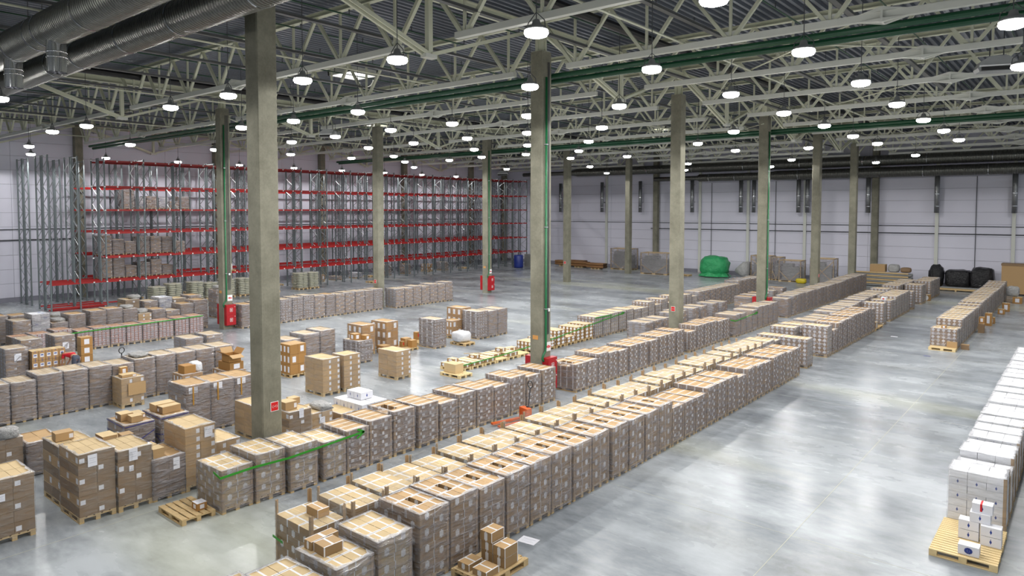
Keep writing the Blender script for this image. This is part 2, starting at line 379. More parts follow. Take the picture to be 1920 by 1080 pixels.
# ------------------------------------------------------------------ concrete columns
def column(X, Y, hw=.295, top=13.4, stub=True):
    bb = MB(); h = hw; c = .03
    ring = [(-h + c, -h), (h - c, -h), (h, -h + c), (h, h - c), (h - c, h), (-h + c, h), (-h, h - c), (-h, -h + c)]
    for z in (0, top):
        for x, y in ring: bb.v.append((x, y, z))
    for i in range(8):
        j = (i + 1) % 8; bb.face((i, j, 8 + j, 8 + i))
    bb.face(tuple(range(8, 16)))
    o = struct('column', bb.mesh('column', ['concrete']), None, (X, Y, 0))
    if stub:
        s_ = MB(); s_.box(-.16, .16, -.16, .16, top, 14.25); s_.box(-.26, .26, -.26, .26, top, top + .03)
        for a in (-1, 1): s_.box(a * .16, a * .24, -.01, .01, top + .03, top + .4); s_.box(-.01, .01, a * .16, a * .24, top + .03, top + .4)
        ob('column_head', s_.mesh('column_head', ['steel']), o)
    return o
COLS1 = [(-.50, .30), (0, 12.0), (-.50, 24.78), (-.12, 36.55), (-.57, 49.6), (-.55, 60.85)]
COLS2 = [(-24.1, -.25), (-24.1, 11.75), (-24.1, 23.8), (-24.1, 35.95), (-24.1, 48.15), (-24.1, 60.3)]
cols1 = [column(x, y) for x, y in COLS1]; cols2 = [column(x, y) for x, y in COLS2]
for x in (-48.2, -24.1, 0.0, 24.1): column(x, 66.85, .29, 14.3, False)
for y in (-12, 0, 12, 24, 36, 48, 60): column(-48.35, y, .29, 14.3, False)
for y in (-12,): column(0, y); column(-24.1, y)

# ------------------------------------------------------------------ roof trusses
ZB, ZT = 12.73, 14.62
def truss_meshes():
    d = {}
    d['bottom_chord'] = [MB().box(1.25, 22.75, -.1, .1, ZB - .11, ZB + .09).mesh('bottom_chord', ['chord'])]
    m = MB(); m.box(0, 24, -.11, .11, ZT + .07, ZT + .09); m.box(0, 24, -.02, .02, ZT - .08, ZT + .08); m.box(0, 24, -.11, .11, ZT - .1, ZT - .07)
    d['top_chord'] = [m.mesh('top_chord', ['steel'])]
    bn = [1.6, 4.6, 7.6, 10.6, 13.4, 16.4, 19.4, 22.4]; tn = [0.1, 3.1, 6.1, 9.1, 12, 14.9, 17.9, 20.9, 23.9]
    dg = []
    for i, x in enumerate(bn):
        for t in (tn[i], tn[i + 1]):
            w = .11 if i not in (0, 7) else .13
            dg.append(MB().bar((t, 0, ZT - .08), (x + (.12 if t > x else -.12), 0, ZB + .06), w, w).mesh('diagonal', ['steel']))
    d['diagonal'] = dg
    d['vertical'] = [MB().box(x - .04, x + .04, -.04, .04, ZB + .08, ZT - .1).mesh('vertical', ['steel']) for x in bn]
    g = MB()
    g.box(11.97, 12.03, -.22, .22, ZB - .22, ZB + .2)
    for sx in (-1, 1):
        for (y0, z0) in ((.1, .09), (-.1, .09), (.1, -.11), (-.1, -.11)):
            b0 = len(g.v); yy = .22 if y0 > 0 else -.22; zz = .2 if z0 > 0 else -.22
            g.v += [(12 + sx * .62, y0, ZB + z0), (12 + sx * .03, y0, ZB + z0), (12 + sx * .03, yy, ZB + zz), (12 + sx * .03, y0, ZB + zz), (12 + sx * .03, yy, ZB + z0)]
            g.face((b0, b0 + 1, b0 + 3)); g.face((b0, b0 + 2, b0 + 3)); g.face((b0, b0 + 2, b0 + 4)); g.face((b0, b0 + 1, b0 + 4))
    d['splice_plate'] = [g.mesh('splice_plate', ['chord'])]
    gp = MB()
    for x in bn: gp.box(x - .22, x + .22, -.012, .012, ZB + .05, ZB + .26)
    d['gusset'] = [gp.mesh('gusset', ['chord'])]
    return d
TM = truss_meshes()
def truss(X0, Y):
    o = ob('roof_truss', None, None, (X0, Y, 0)); o['kind'] = 'structure'
    for k, ms in TM.items():
        for me in ms: ob(k, me, o)
for Y in range(-12, 67, 6):
    for X0 in (-48.1, -24.05, 0.0):
        if Y < 0 and X0 < -40: continue
        truss(X0, float(Y))
for Y in (18, 24, 30, 36, 42, 48, 54, 60): pass
def primary(X, Y0, L=12.0):
    o = ob('support_truss', None, None, (X, Y0, 0)); o['kind'] = 'structure'
    m = MB(); m.box(-.12, .12, .02, L - .02, 14.38, 14.42); m.box(-.02, .02, .02, L - .02, 14.12, 14.4); m.box(-.12, .12, .02, L - .02, 14.1, 14.13)
    ob('top_chord', cached('ptc', lambda: m.mesh('ptc', ['steel'])), o)
    for s in (0, 1):
        y0 = .45 if s == 0 else L - .45; y1 = L / 2 + (-.05 if s == 0 else .05)
        wd = .22 if s == 0 else .16
        mm = MB()
        if s == 0: mm.bar((-.07, y0, 14.15), (-.07, y1, 12.32), .09, .2); mm.bar((.09, y0, 14.15), (.09, y1, 12.32), .05, .12)
        else: mm.bar((-.09, y0, 14.15), (-.09, y1, 12.32), .05, .12); mm.bar((.09, y0, 14.15), (.09, y1, 12.32), .05, .12)
        ob('diagonal', cached('pdg%d' % s, lambda: mm.mesh('pdg', ['steel'])), o)
    ob('vertical', cached('pv', lambda: MB().box(-.09, .09, L / 2 - .09, L / 2 + .09, 12.3, 14.12).mesh('pv', ['steel'])), o)
    ob('gusset', cached('pg', lambda: MB().box(-.13, .13, L / 2 - .25, L / 2 + .25, 12.2, 12.33).mesh('pg', ['chord'])), o)
for X in (0.0, -24.05, -48.1):
    for Y0 in range(-12, 60, 12): primary(X, float(Y0))
for X in (-42, -30.9, -18.1, -6.0, 6.0, 18.0):
    b = MB(); b.tube([(0, -12, 12.84), (0, 66, 12.84)], .035, 6); struct('tie_rod', b.mesh('tie_rod', ['steel']), None, (X, 0, 0))
# purlin-level braces in plan at the truss bottoms
for (X, Y) in ((6, 12), (6, 24), (-18, 12), (-18, 24), (-30, 12), (6, 42), (-6, 36)):
    for s in (0, 1):
        b = MB(); b.tube([(0, 0 if s == 0 else 6, 12.9), (6, 6 if s == 0 else 0, 12.9)], .03, 6); struct('wind_brace', b.mesh('wind_brace', ['steel']), None, (X, Y, 0))

# ------------------------------------------------------------------ lamps
def lamp_meshes():
    m = MB(); n = 20
    prof = [(.05, .26), (.08, .24), (.11, .13), (.22, .09), (.27, .03), (.27, 0)]
    m.tube([(0, 0, z) for r, z in prof], [r for r, z in prof], n, 0, True); 
    h = m.mesh('housing', ['housing'], True)
    l = MB(); l.tube([(0, 0, .0), (0, 0, -.06), (0, 0, -.12), (0, 0, -.16)], [.275, .285, .25, .12], n); l = l.mesh('lens', ['lens'])
    r = MB(); r.tube([(0, 0, .26), (0, 0, 3.53)], .012, 5); r = r.mesh('hanger', ['rail'])
    c = MB(); c.tube([(-.26, 0, .02), (-.24, 0, .2), (0, 0, .42), (.24, 0, .2), (.26, 0, .02)], .012, 5); c = c.mesh('bracket', ['rail'])
    return h, l, r, c
LM = lamp_meshes()
SEEN = [(-29.8, 8.7), (-29.2, 13.9), (-28.8, 19.5), (-28.4, 24.7), (-28.4, 30.3), (-24.4, 25.6), (-25.2, 3.0), (-24.2, 31.4), (-21.1, 3.2), (-20.5, 14.2), (-20.1, 19.7), (-19.8, 30.5), (-15.9, 8.4), (-15.9, 14.0), (-15.6, 25.1), (-15.5, 30.6), (-15.4, 19.4), (-15.2, 35.9), (-14.3, -2.04),
        (-11.7, 3.0), (-11.7, 8.6), (-11.1, 13.9), (-10.9, 19.4), (-10.9, 25.0), (-10.9, 30.7), (-10.8, 37.1), (-7.2, 3.0), (-7.0, 8.6), (-6.8, 14.0), (-6.6, 25.4), (-6.5, 19.4), (-2.6, 3.0), (-2.4, 37.3), (-2.3, 14.1), (-2.2, 19.9), (-2.2, 30.9), (2.1, 38.4), (2.0, 2.9), (2.1, 25.9), (2.2, 8.5), (2.2, 14.2),
        (6.3, 32.3), (6.3, 38.0), (6.5, 20.4), (6.5, 26.2), (6.7, 8.5), (6.7, 14.3), (10.5, 38.5), (10.6, 26.8), (10.6, 32.4), (10.7, 20.7), (10.8, 9.0), (10.8, 14.8), (10.9, 3.2), (15.0, 14.9), (15.2, 9.1)]
ADDED = [(15.2, 3), (15.1, 21), (15.1, 33), (15.0, 45), (15, 57), (10.8, -6), (6.7, 3), (6.7, -6), (2.1, -6), (-2.6, -6), (-7.4, -6), (-15, -8), (-30, -6), (19.5, 3), (19.5, 15), (19.5, 27), (19.5, 40), (19.5, 55), (19.5, -6), (6.3, 50), (2.1, 57), (-2.4, 49), (-6.9, 57), (-11, 48), (-15.6, 57), (-20, 46), (-25, 57), (-28.6, 44), (-33.5, 56), (-33.5, 36), (-36, 5), (-36, 22), (-43.4, 2), (-43.4, 7.2), (-43.4, 12.3), (-43.4, 18), (-43.4, 23.6), (-43.4, 29.3), (-43.4, 35), (-43.4, 40.7), (-43.4, 46.3), (-43.4, 52), (-43.4, 57.6)]  # no such lamps seen; added to light the floor, far wall and rack wall
lamp_pts = [(X, Y, True) for X, Y in SEEN + ADDED]  # seen and added lamps share the row labels below
ld = bpy.data.lights.new('high_bay_light', 'SPOT'); ld.shadow_soft_size = .14; ld.spot_size = math.radians(164); ld.spot_blend = .12; ld.energy = LAMP_W; ld.color = (1.0, .985, .965)
XR_ = [15.1, 10.8, 6.5, 2.1, -2.4, -6.8, -11.2, -15.6, -20.3, -24.8, -29, -34, -43.4]
def lrow(x): return min(range(13), key=lambda k: abs(XR_[k] - x)) if x < 18 else -1
lamp_pts.sort(key=lambda p: (lrow(p[0]), p[1])); lcount = {}
for i, (X, Y, s) in enumerate(lamp_pts):
    q = lrow(X); lcount[q] = lcount.get(q, -1) + 1
    t = thing('high_bay_lamp', 'round high-bay lamp, %s from the near end, %s row from the white cartons' % (ordn(lcount[q]), ordn(q)) if q >= 0 else 'added unseen high-bay lamp beyond the white cartons, %s in its row' % ordn(lcount[q]), 'lamp', (X, Y, 11.42), 0, 'high-bay lamps under the roof')
    for nm, me in zip(('housing', 'lens', 'hanger', 'bracket'), LM): ob(nm, me, t)
    lo = bpy.data.objects.new('lamp_light', ld); COL.objects.link(lo); lo.parent = t; lo.location = (0, 0, -.25)
# cable trays over the lamp rows
def tray_mesh(y0, y1):
    b = MB(); b.box(-.1, .1, y0, y1, 13.28, 13.3); b.box(-.1, -.085, y0, y1, 13.28, 13.36); b.box(.085, .1, y0, y1, 13.28, 13.36)
    b.tube([(.03, y0, 13.31), (.03, y1, 13.31)], .02, 5); return b.mesh('tray', ['tray'])
tm = tray_mesh(-12, 62)
for i, X in enumerate((15.1, 10.75, 6.55, 2.1, -2.6, -6.9, -11.1, -15.8, -20.2, -25.4, -30.1, -34.2, -38.6)):
    tag(ob('cable_tray', tm, None, (X, 0, 0)), 'grey cable tray running between the roof trusses, %s counted from the bare aisle' % ordn(i), 'cable tray', 'cable trays under the roof')
# skylights
for i, (X, Y) in enumerate(((-14.4, 14.1), (-31.0, 29.6), (-13.6, 47.9))):
    t = thing('roof_skylight', ['bright roof window above the grey concrete columns', 'bright roof window over the red racks', 'small bright roof window near the far wall'][i], 'skylight', (X, Y, ZR))
    ob('pane', MB().box(-.85, .85, -.85, .85, -.12, -.09).mesh('pane', ['sky']), t)
    f = MB()
    for a in (-1, 1): f.box(a * .9 - .05, a * .9 + .05, -.95, .95, -.3, .02); f.box(-.95, .95, a * .9 - .05, a * .9 + .05, -.3, .02)
    ob('frame', f.mesh('frame', ['chord']), t)
    h = MB(); h.tube([(.6 * math.cos(a), .9, -.45 - .35 * math.sin(a)) for a in [math.pi * k / 8 for k in range(9)]], .025, 6); ob('handle', h.mesh('handle', ['chord']), t)

# ------------------------------------------------------------------ pipes under the roof
heads = MB()
for k in range(27):
    y = -12 + 3 * k; heads.tube([(0, y, 14.32), (0, y, 14.5)], .018, 5); heads.tube([(0, y, 14.46), (0, y, 14.5)], .035, 6)
hm = heads.mesh('sprinkler_head', ['rail'])
pmesh = MB().tube([(0, -12, 14.3), (0, 66, 14.3)], .028, 6).mesh('pipe', ['green_dark'])
i = 0; X = -46.4
while X < 23:
    t = thing('sprinkler_pipe', 'thin dark green sprinkler pipe under the roof, %s counted from the rack wall' % ordn(round((X + 46.4) / 3.02)), 'pipe', (X, 0, 0), 0, 'sprinkler pipes under the roof deck')
    ob('pipe', pmesh, t); stuff(ob('sprinkler_head', hm, t)); X += 3.02
for (Y, z, r, nm) in ((12.42, 12.52, .10, 'upper'), (12.68, 12.36, .10, 'lower'), (37.05, 12.5, .10, 'upper'), (37.32, 12.36, .10, 'lower')):
    tag(ob('water_main', MB().tube([(-47, Y, z), (24, Y, z)], r, 10).mesh('water_main', ['green_dark'])), '%s thick green water main crossing the hall under the %s truss row' % (nm, 'near' if Y < 20 else 'distant'), 'pipe')
for X in (2.6, -21.6): tag(ob('drain_pipe', MB().tube([(X, -12, 14.2), (X, 60, 14.2)], .17, 10).mesh('drain_pipe', ['black'])), 'thick black drain pipe under the roof beside the %s columns' % ('aisle' if X > 0 else 'rack-side'), 'pipe')

# ------------------------------------------------------------------ ventilation ducts
def duct(name, label, pts, r, bands, mats='duct', stubs=()):
    t = thing(name, label, 'duct', (0, 0, 0))
    b = MB(); b.tube(pts, r, 28); ob('spiral_tube', b.mesh('spiral_tube', [mats], True), t)
    for (x, rr) in bands:
        y, z = pts[0][1], pts[0][2]
        bb = MB(); bb.tube([(x - .03, y, z), (x + .03, y, z)], rr + .012, 28, 0, False); bb.tube([(x - .03, y, z), (x + .03, y, z)], rr + .004, 28); ob('band', bb.mesh('band', ['shiny']), t)
    return t
d1 = duct('ventilation_duct', 'upper big spiral steel duct with two glossy outlets near the camera', [(-40, -2.88, 12.4), (20, -2.88, 12.4)], .5, [(x, .5) for x in (-13.2, -9.0, -6.9, -6.2, -3.2, 3.0)])
for x in (-5.63, -9.45):
    m = MB(); m.tube([(0, 0, 11.98), (0, 0, 11.12)], .25, 24, 0, False); m.tube([(0, 0, 11.7), (0, 0, 11.66)], .262, 24); m.tube([(0, 0, 11.55), (0, 0, 11.52)], .262, 24)
    o = ob('outlet', m.mesh('outlet', ['shiny'], True), d1, (x, -2.9, 0))
    g = MB()
    for k in range(8): g.bar((0, 0, 11.13), (.24 * math.cos(k * .785), .24 * math.sin(k * .785), 11.13), .05, .01)
    ob('grille', g.mesh('grille', ['shiny']), o)
d2 = duct('ventilation_duct', 'lower big spiral steel duct passing in front of the nearest column', [(-40, -1.3, 12.27), (20, -1.3, 12.27)], .45, [(x, .45) for x in (-14.0, -10.6, -8.3, -4.8, -1.6, 2.2, 4.5)])
for dd, xs, yy in ((d1, (-14, -8, -2), -2.88), (d2, (-12, -5, 1), -1.3)):
    for x in xs: ob('hanger', MB().box(x - .01, x + .01, yy - .01, yy + .01, 12.7, 14.8).mesh('hanger', ['rail']), dd)
duct('ventilation_duct', 'upper long spiral duct running along the far wall', [(-44, 66.0, 12.1), (-37.5, 66.0, 12.1), (-36.5, 66.0, 12.1), (-35.8, 66.0, 12.1), (-35, 66, 12.1), (30, 66.0, 12.1)], [.25, .25, .34, .34, .5, .5], [(x, .5) for x in (-30, -24.8, -19, -13, -7, -1, 4.5, 9.6, 14)])
duct('ventilation_duct', 'lower long spiral duct along the far wall, starting beyond the third column', [(-24, 66.1, 10.95), (-18.5, 66.1, 10.95), (-18.2, 66.1, 10.95), (-10, 66.1, 10.95), (-9.5, 66.1, 10.95), (30, 66.1, 10.95)], [.25, .25, .42, .42, .5, .5], [(x, .5 if x > -10 else .42) for x in (-17, -14, -7.2, -1.5, 4.2, 9.3, 14)])
for i, X in enumerate((-38.1, -31.6, -26.1, -19.3, -13.5, -12.5, -7.3, -6.4, -.6, 5.3, 11.25)):
    X += (.45 if X == -12.5 else 0)
    t = thing('air_drop', '%s vertical spiral duct drop on the far wall, counted from the red racks' % ordn(i), 'duct', (X, 66.55, 0), 0, 'duct drops on the far wall')
    ob('spiral_tube', cached('drop', lambda: MB().tube([(0, 0, 10.8), (0, 0, 7.0)], .22, 14).mesh('drop', ['drop'], True)), t)
    ob('bracket', cached('dbr', lambda: MB().box(-.02, .02, .2, .745, 10.2, 10.26).box(-.02, .02, .2, .745, 8.2, 8.26).mesh('bracket', ['zinc'])), t)
    for z in (8.75, 7.6): ob('band', cached('dband%g' % z, lambda: MB().tube([(0, 0, z), (0, 0, z + .06)], .235, 14).mesh('band', ['shiny'])), t)

# ------------------------------------------------------------------ air heaters
def heater(X, Y, z, rz, label, sc_=1.0, tilt=0):
    t = thing('air_heater', label, 'heater', (X, Y, z), rz); t.scale = (sc_,) * 3
    if tilt: t.rotation_euler = (tilt, 0, rz)
    m = MB(); b0 = 0
    prof = [(-.55, 0), (-.6, .12), (-.5, .34), (-.25, .5), (.25, .5), (.5, .34), (.6, .12), (.55, 0)]
    for y in (-.3, .3):
        for x, zz in prof: m.v.append((x, y, zz))
    for k in range(8): m.face((k, (k + 1) % 8, 8 + (k + 1) % 8, 8 + k))
    m.face(tuple(range(8))); m.face(tuple(range(15, 7, -1)))
    ob('housing', m.mesh('housing', ['housing']), t)
    ob('outlet_slot', MB().box(-.5, .5, -.36, -.3, .02, .14).mesh('slot', ['black']), t); ob('rim', MB().box(-.56, .56, -.34, -.3, .15, .2).mesh('rim', ['sign_w']), t)
    for x in (-.2, .2): ob('hanger', MB().box(x - .015, x + .015, -.015, .015, .5, 3.05).mesh('hanger', ['rail']), t)
heater(14.0, 19.0, 11.95, math.radians(20), 'grey air heater hanging under a truss above the white cartons')
heater(-20.0, 16.6, 11.8, math.radians(30), 'grey air heater hanging above the near end of the red racks')
heater(-40.5, 57.5, 11.6, math.radians(30), 'grey air heater hanging over the far end of the red racks', 1.2)

# ------------------------------------------------------------------ pallet racks
RY = [10.93 + 2.825 * k for k in range(19)]
RZ = [1.92, 3.72, 5.55, 7.27, 9.03, 10.94]
def frame_meshes():
    post = MB().box(-.055, .055, -.045, .045, 0, 11.2); post.box(-.09, .09, -.08, .08, 0, .015)
    post = post.mesh('post', ['upright'])
    br = []
    z = .3; s = 0
    while z + .62 < 11.1:
        x0, x1 = (-.5, .5) if s == 0 else (.5, -.5)
        br.append(((x0, 0, z), (x1, 0, z + .62))); z += .62; s ^= 1
    bm = MB()
    for p, q in br: bm.bar(p, q, .03, .045)
    bm.bar((-.5, 0, .15), (.5, 0, .15), .04, .04); bm.bar((-.5, 0, 11.1), (.5, 0, 11.1), .04, .04)
    return post, [MB().bar(p, q, .03, .045).mesh('brace', ['zinc']) for p, q in br], bm.mesh('brace', ['zinc'])
POST, BR, BRJ = frame_meshes()
def rack_row(xf, ys, label, beam_from, zlist, near):
    """one run of uprights whose aisle-side posts stand at x = xf, 1.1 m deep"""
    t = thing('pallet_rack', label, 'rack', (xf - .55, 0, 0))
    for y in ys:
        fr = ob('upright_frame', POST, t, (.55, y, 0)); ob('post', POST, fr, (-1.1, 0, 0)); stuff(ob('brace', BRJ, fr, (-.55, 0, 0)))
    for k in range(len(ys) - 1):
        if ys[k] < beam_from - .05: continue
        L = ys[k + 1] - ys[k]
        bm = cached('beam%.2f' % L, lambda: MB().box(-.025, .025, .045, L - .045, -.065, .065).mesh('beam', ['beam_red']))
        for z in zlist:
            for s in (1, -1): ob('beam', bm, t, (s * .55 + s * .04, ys[k], z))
    return t
r1 = rack_row(-40.1, [7.23, 9.11] + RY, 'red-beamed pallet rack run facing the open floor', RY[0], RZ, True)
r2 = rack_row(-41.5, [7.23, 9.11] + RY, 'red-beamed pallet rack run standing back to back behind the front run', RY[0], RZ, False)
QY = [7.4, 9.5, 11.2] + [11.2 + 2.825 * k for k in range(1, 19)]
r3 = rack_row(-44.9, QY, 'third red-beamed pallet rack run, across the lane from the front pair', 11.2, RZ[:5], False)
r4 = rack_row(-46.3, QY, 'pallet rack run against the panelled wall', 11.2, RZ[1:5], False)
# white connector clips on the beams of the front run
m = MB()
for z in RZ:
    for y in RY:
        for dy in (-.9, 0, .9): m.box(.0, .012, y + dy - .05, y + dy + .05, z - .05, z + .04)
stuff(ob('clip', m.mesh('clip', ['sign_w']), r1, (.62, 0, 0)))
for (x, y0, y1, z) in ((-40.1, 7.23, 10.9, 1.92), (-41.2, 7.23, 10.9, 1.92), (-41.5, 7.23, 10.9, 1.98), (-42.6, 7.23, 10.9, 1.98), (-40.1, 9.11, 10.9, .2), (-41.2, 9.11, 13.7, .2), (-41.5, 7.23, 10.9, .2), (-42.6, 7.23, 10.9, .2), (-40.1, 7.23, 9.1, .2), (-40.35, 7.3, 10.8, .05), (-40.9, 7.3, 10.8, .05)):
    ob('beam', MB().box(-.03, .03, y0, y1, z - .05, z + .05).mesh('beam', ['beam_red']), r1, (x + 40.65, 0, 0))

# ------------------------------------------------------------------ fire cabinets, risers, signs
def cabinet(X, Y, side, label, w=.62):
    s = 1 if side > 0 else -1
    t = thing('hose_cabinet', label, 'fire cabinet', (X, Y, 0))
    x0, x1 = (0, .26 * s) if s > 0 else (.26 * s, 0)
    ob('body', MB().box(x0, x1, -w / 2, w / 2, .25, 1.5).mesh('body', ['red']), t)
    for k, (z0, z1) in enumerate(((.28, .88), (.91, 1.47))):
        d = ob('door', MB().box(min(x1, x0) if s < 0 else x1, (x1 if s > 0 else x0) + .015 * s if s > 0 else x0, -w / 2 + .02, w / 2 - .02, z0, z1).mesh('door', ['red']) if s > 0 else MB().box(x0 - .015, x0, -w / 2 + .02, w / 2 - .02, z0, z1).mesh('door', ['red']), t)
        if s > 0:
            ob('knob', MB().tube([(x1 + .015, w / 2 - .08, z1 - .1), (x1 + .04, w / 2 - .08, z1 - .1)], .02, 8).mesh('knob', ['sign_w']), d)
            mm = MB()
            f = x1 + .017; zc = (z0 + z1) / 2
            for (a, b_, c, e) in ((-.09, .09, -.11, -.095), (-.09, .09, .095, .11), (-.09, -.075, -.11, .11), (.075, .09, -.11, .11), (-.02, .02, -.07, .07), (-.05, .05, .0, .02)):
                mm.box(f, f + .003, a, b_, zc + c, zc + e)
            ob('door_sign', mm.mesh('door_sign', ['sign_w']), d)
    return t
def riser(X, Y, label, zt=12.4):
    t = thing('riser_pipe', label, 'pipe', (X, Y, 0))
    ob('pipe', MB().tube([(.0, .0, zt), (0, 0, 2.0), (0, -.03, 1.75), (0, -.16, 1.62), (0, -.22, 1.5), (0, -.16, 1.4), (0, .02, 1.36)], .045, 10).mesh('pipe', ['green'], True), t)
    for z in (3.4, 6.6, 9.8): ob('clamp', MB().box(-.055, .055, -.06, .06, z, z + .04).mesh('clamp', ['zinc']), t)
WH = {0: 'nearest', 1: 'second', 2: 'third', 3: 'fourth', 4: 'fifth', 5: 'sixth'}
for (cx, cy_, nm) in ((0, 12.0, 'second aisle column'), (-24.1, 11.75, 'rack-side column behind the wrapped stacks'), (-24.1, 35.95, 'free-standing column on the open floor'), (-.12, 36.55, 'distant aisle column')):
    cabinet(cx + .30, cy_ + .05, 1, 'red two-door hose cabinet on the aisle face of the ' + nm)
    cabinet(cx - .30, cy_ + .05, -1, 'red hose cabinet on the rear face of the ' + nm)
    riser(cx + .36, cy_ - .12, 'bright green riser pipe on the ' + nm)
    s = MB(); s.box(0, .01, -.02, .3, 1.72, 2.08); o = ob('hose_sign', s.mesh('hose_sign', ['sign_w']), None, (cx + .3, cy_ - .02, 0)); tag(o, 'white sign with red print above the hose cabinet, ' + nm, 'sign')
    s = MB(); s.box(.01, .013, .03, .08, 1.86, 1.94); s.box(.01, .013, .1, .17, 1.84, 1.96); s.box(.01, .013, .19, .26, 1.85, 1.93); ob('print', s.mesh('print', ['sign_r']), o)
    if cy_ < 36:
        s = MB(); s.box(-.13, .13, -.01, 0, 2.2, 2.36); tag(ob('warning_label', s.mesh('label', ['sign_o']), None, (cx - .02, cy_ - .295, 0)), 'small orange label on the ' + nm, 'label')
for j, (cx, cy_) in enumerate(((0, 12.0), (-24.1, 11.75))):
    for kx, dx in enumerate((.05, .12) if j == 0 else (.02, .1, .17)):
        b = MB(); b.tube([(cx + .32, cy_ + dx, 13), (cx + .32, cy_ + dx, 2.4)], .015, 6); tag(ob('conduit', b.mesh('conduit', ['rail'])), 'thin grey conduit, %s from the green riser on the %s column' % (ordn(kx), 'second aisle' if j == 0 else 'rack-side'), 'conduit', 'conduits on the columns')
    b = MB(); b.box(cx + .3, cx + .36, cy_ + .05, cy_ + .15, 3.3, 3.42); tag(ob('switch_box', b.mesh('switch_box', ['sign_w'])), 'small white switch box high on the %s column' % ('second aisle' if j == 0 else 'rack-side'), 'switch box')
def sign(X, Y, face, label):
    t = thing('hydrant_sign', label, 'sign', (X, Y, 1.97), 0 if face == 'y' else math.pi / 2)
    ob('plate', MB().box(-.12, .12, -.012, 0, -.13, .13).mesh('plate', ['sign_w']), t)
    ob('field', MB().box(-.105, .105, -.015, -.012, -.115, .115).mesh('field', ['sign_r']), t)
    g = MB()
    for sx in (-1, 1):
        for k in range(8):
            a, b_ = k * math.pi / 4, (k + 1) * math.pi / 4
            g.bar((sx * .05 + .03 * math.cos(a), -.017, .03 * math.sin(a)), (sx * .05 + .03 * math.cos(b_), -.017, .03 * math.sin(b_)), .008, .004)
        g.bar((sx * .025, -.017, .012), (0, -.017, -.006), .008, .004)
    ob('symbol', g.mesh('symbol', ['sign_w']), t)
sign(-.50 + .296, .36, 'x', 'red square sign with white coupled rings on the nearest column')
sign(-.53, 24.78 - .296, 'y', 'small red sign on the third aisle column')
sign(-.57 + .296, 49.6, 'x', 'small red sign on the fifth aisle column')
sign(-24.15, 23.8 - .296, 'y', 'small red sign on the rack-side column beside the wrapped row')
sign(-24.15, 48.15 - .296, 'y', 'small red sign on the slim column by the paper tubes')

# ------------------------------------------------------------------ pallets
def pallet_mesh(wood='wood', deck=True, lx=1.2, ly=.8):
    def f():
        b = MB()
        for y in (0, ly / 2 - .05, ly - .1): b.box(0, lx, y, y + .1, 0, .022)
        for x in (0, lx / 2 - .07, lx - .145):
            for y in (0, ly / 2 - .05, ly - .1): b.box(x, x + .145, y, y + .1, .022, .1)
            b.box(x, x + .145, 0, ly, .1, .122)
        if deck:
            for i in range(5):
                y = (ly - .13) * i / 4; b.box(0, lx, y, y + .13, .122, .144)
        return b.mesh('pallet', [wood])
    return cached(('pal', wood, deck, lx, ly), f)
def deck_board(wood, lx=1.2, wy=.13): return cached(('db', wood, lx, wy), lambda: MB().box(0, lx, 0, wy, .122, .144).mesh('deck_board', [wood]))
def open_pallet(name, label, X, Y, rz=0, lx=1.2, ly=.8, n=5, wood='wood', z=0, cat='pallet', group=None):
    t = thing(name, label, cat, (X, Y, z), rz, group)
    ob('frame', pallet_mesh(wood, False, lx, ly), t)
    wy = .13 if n <= 5 else .092
    for i in range(n): ob('deck_board', deck_board(wood, lx, wy), t, (0, (ly - wy) * i / (n - 1), 0))
    return t

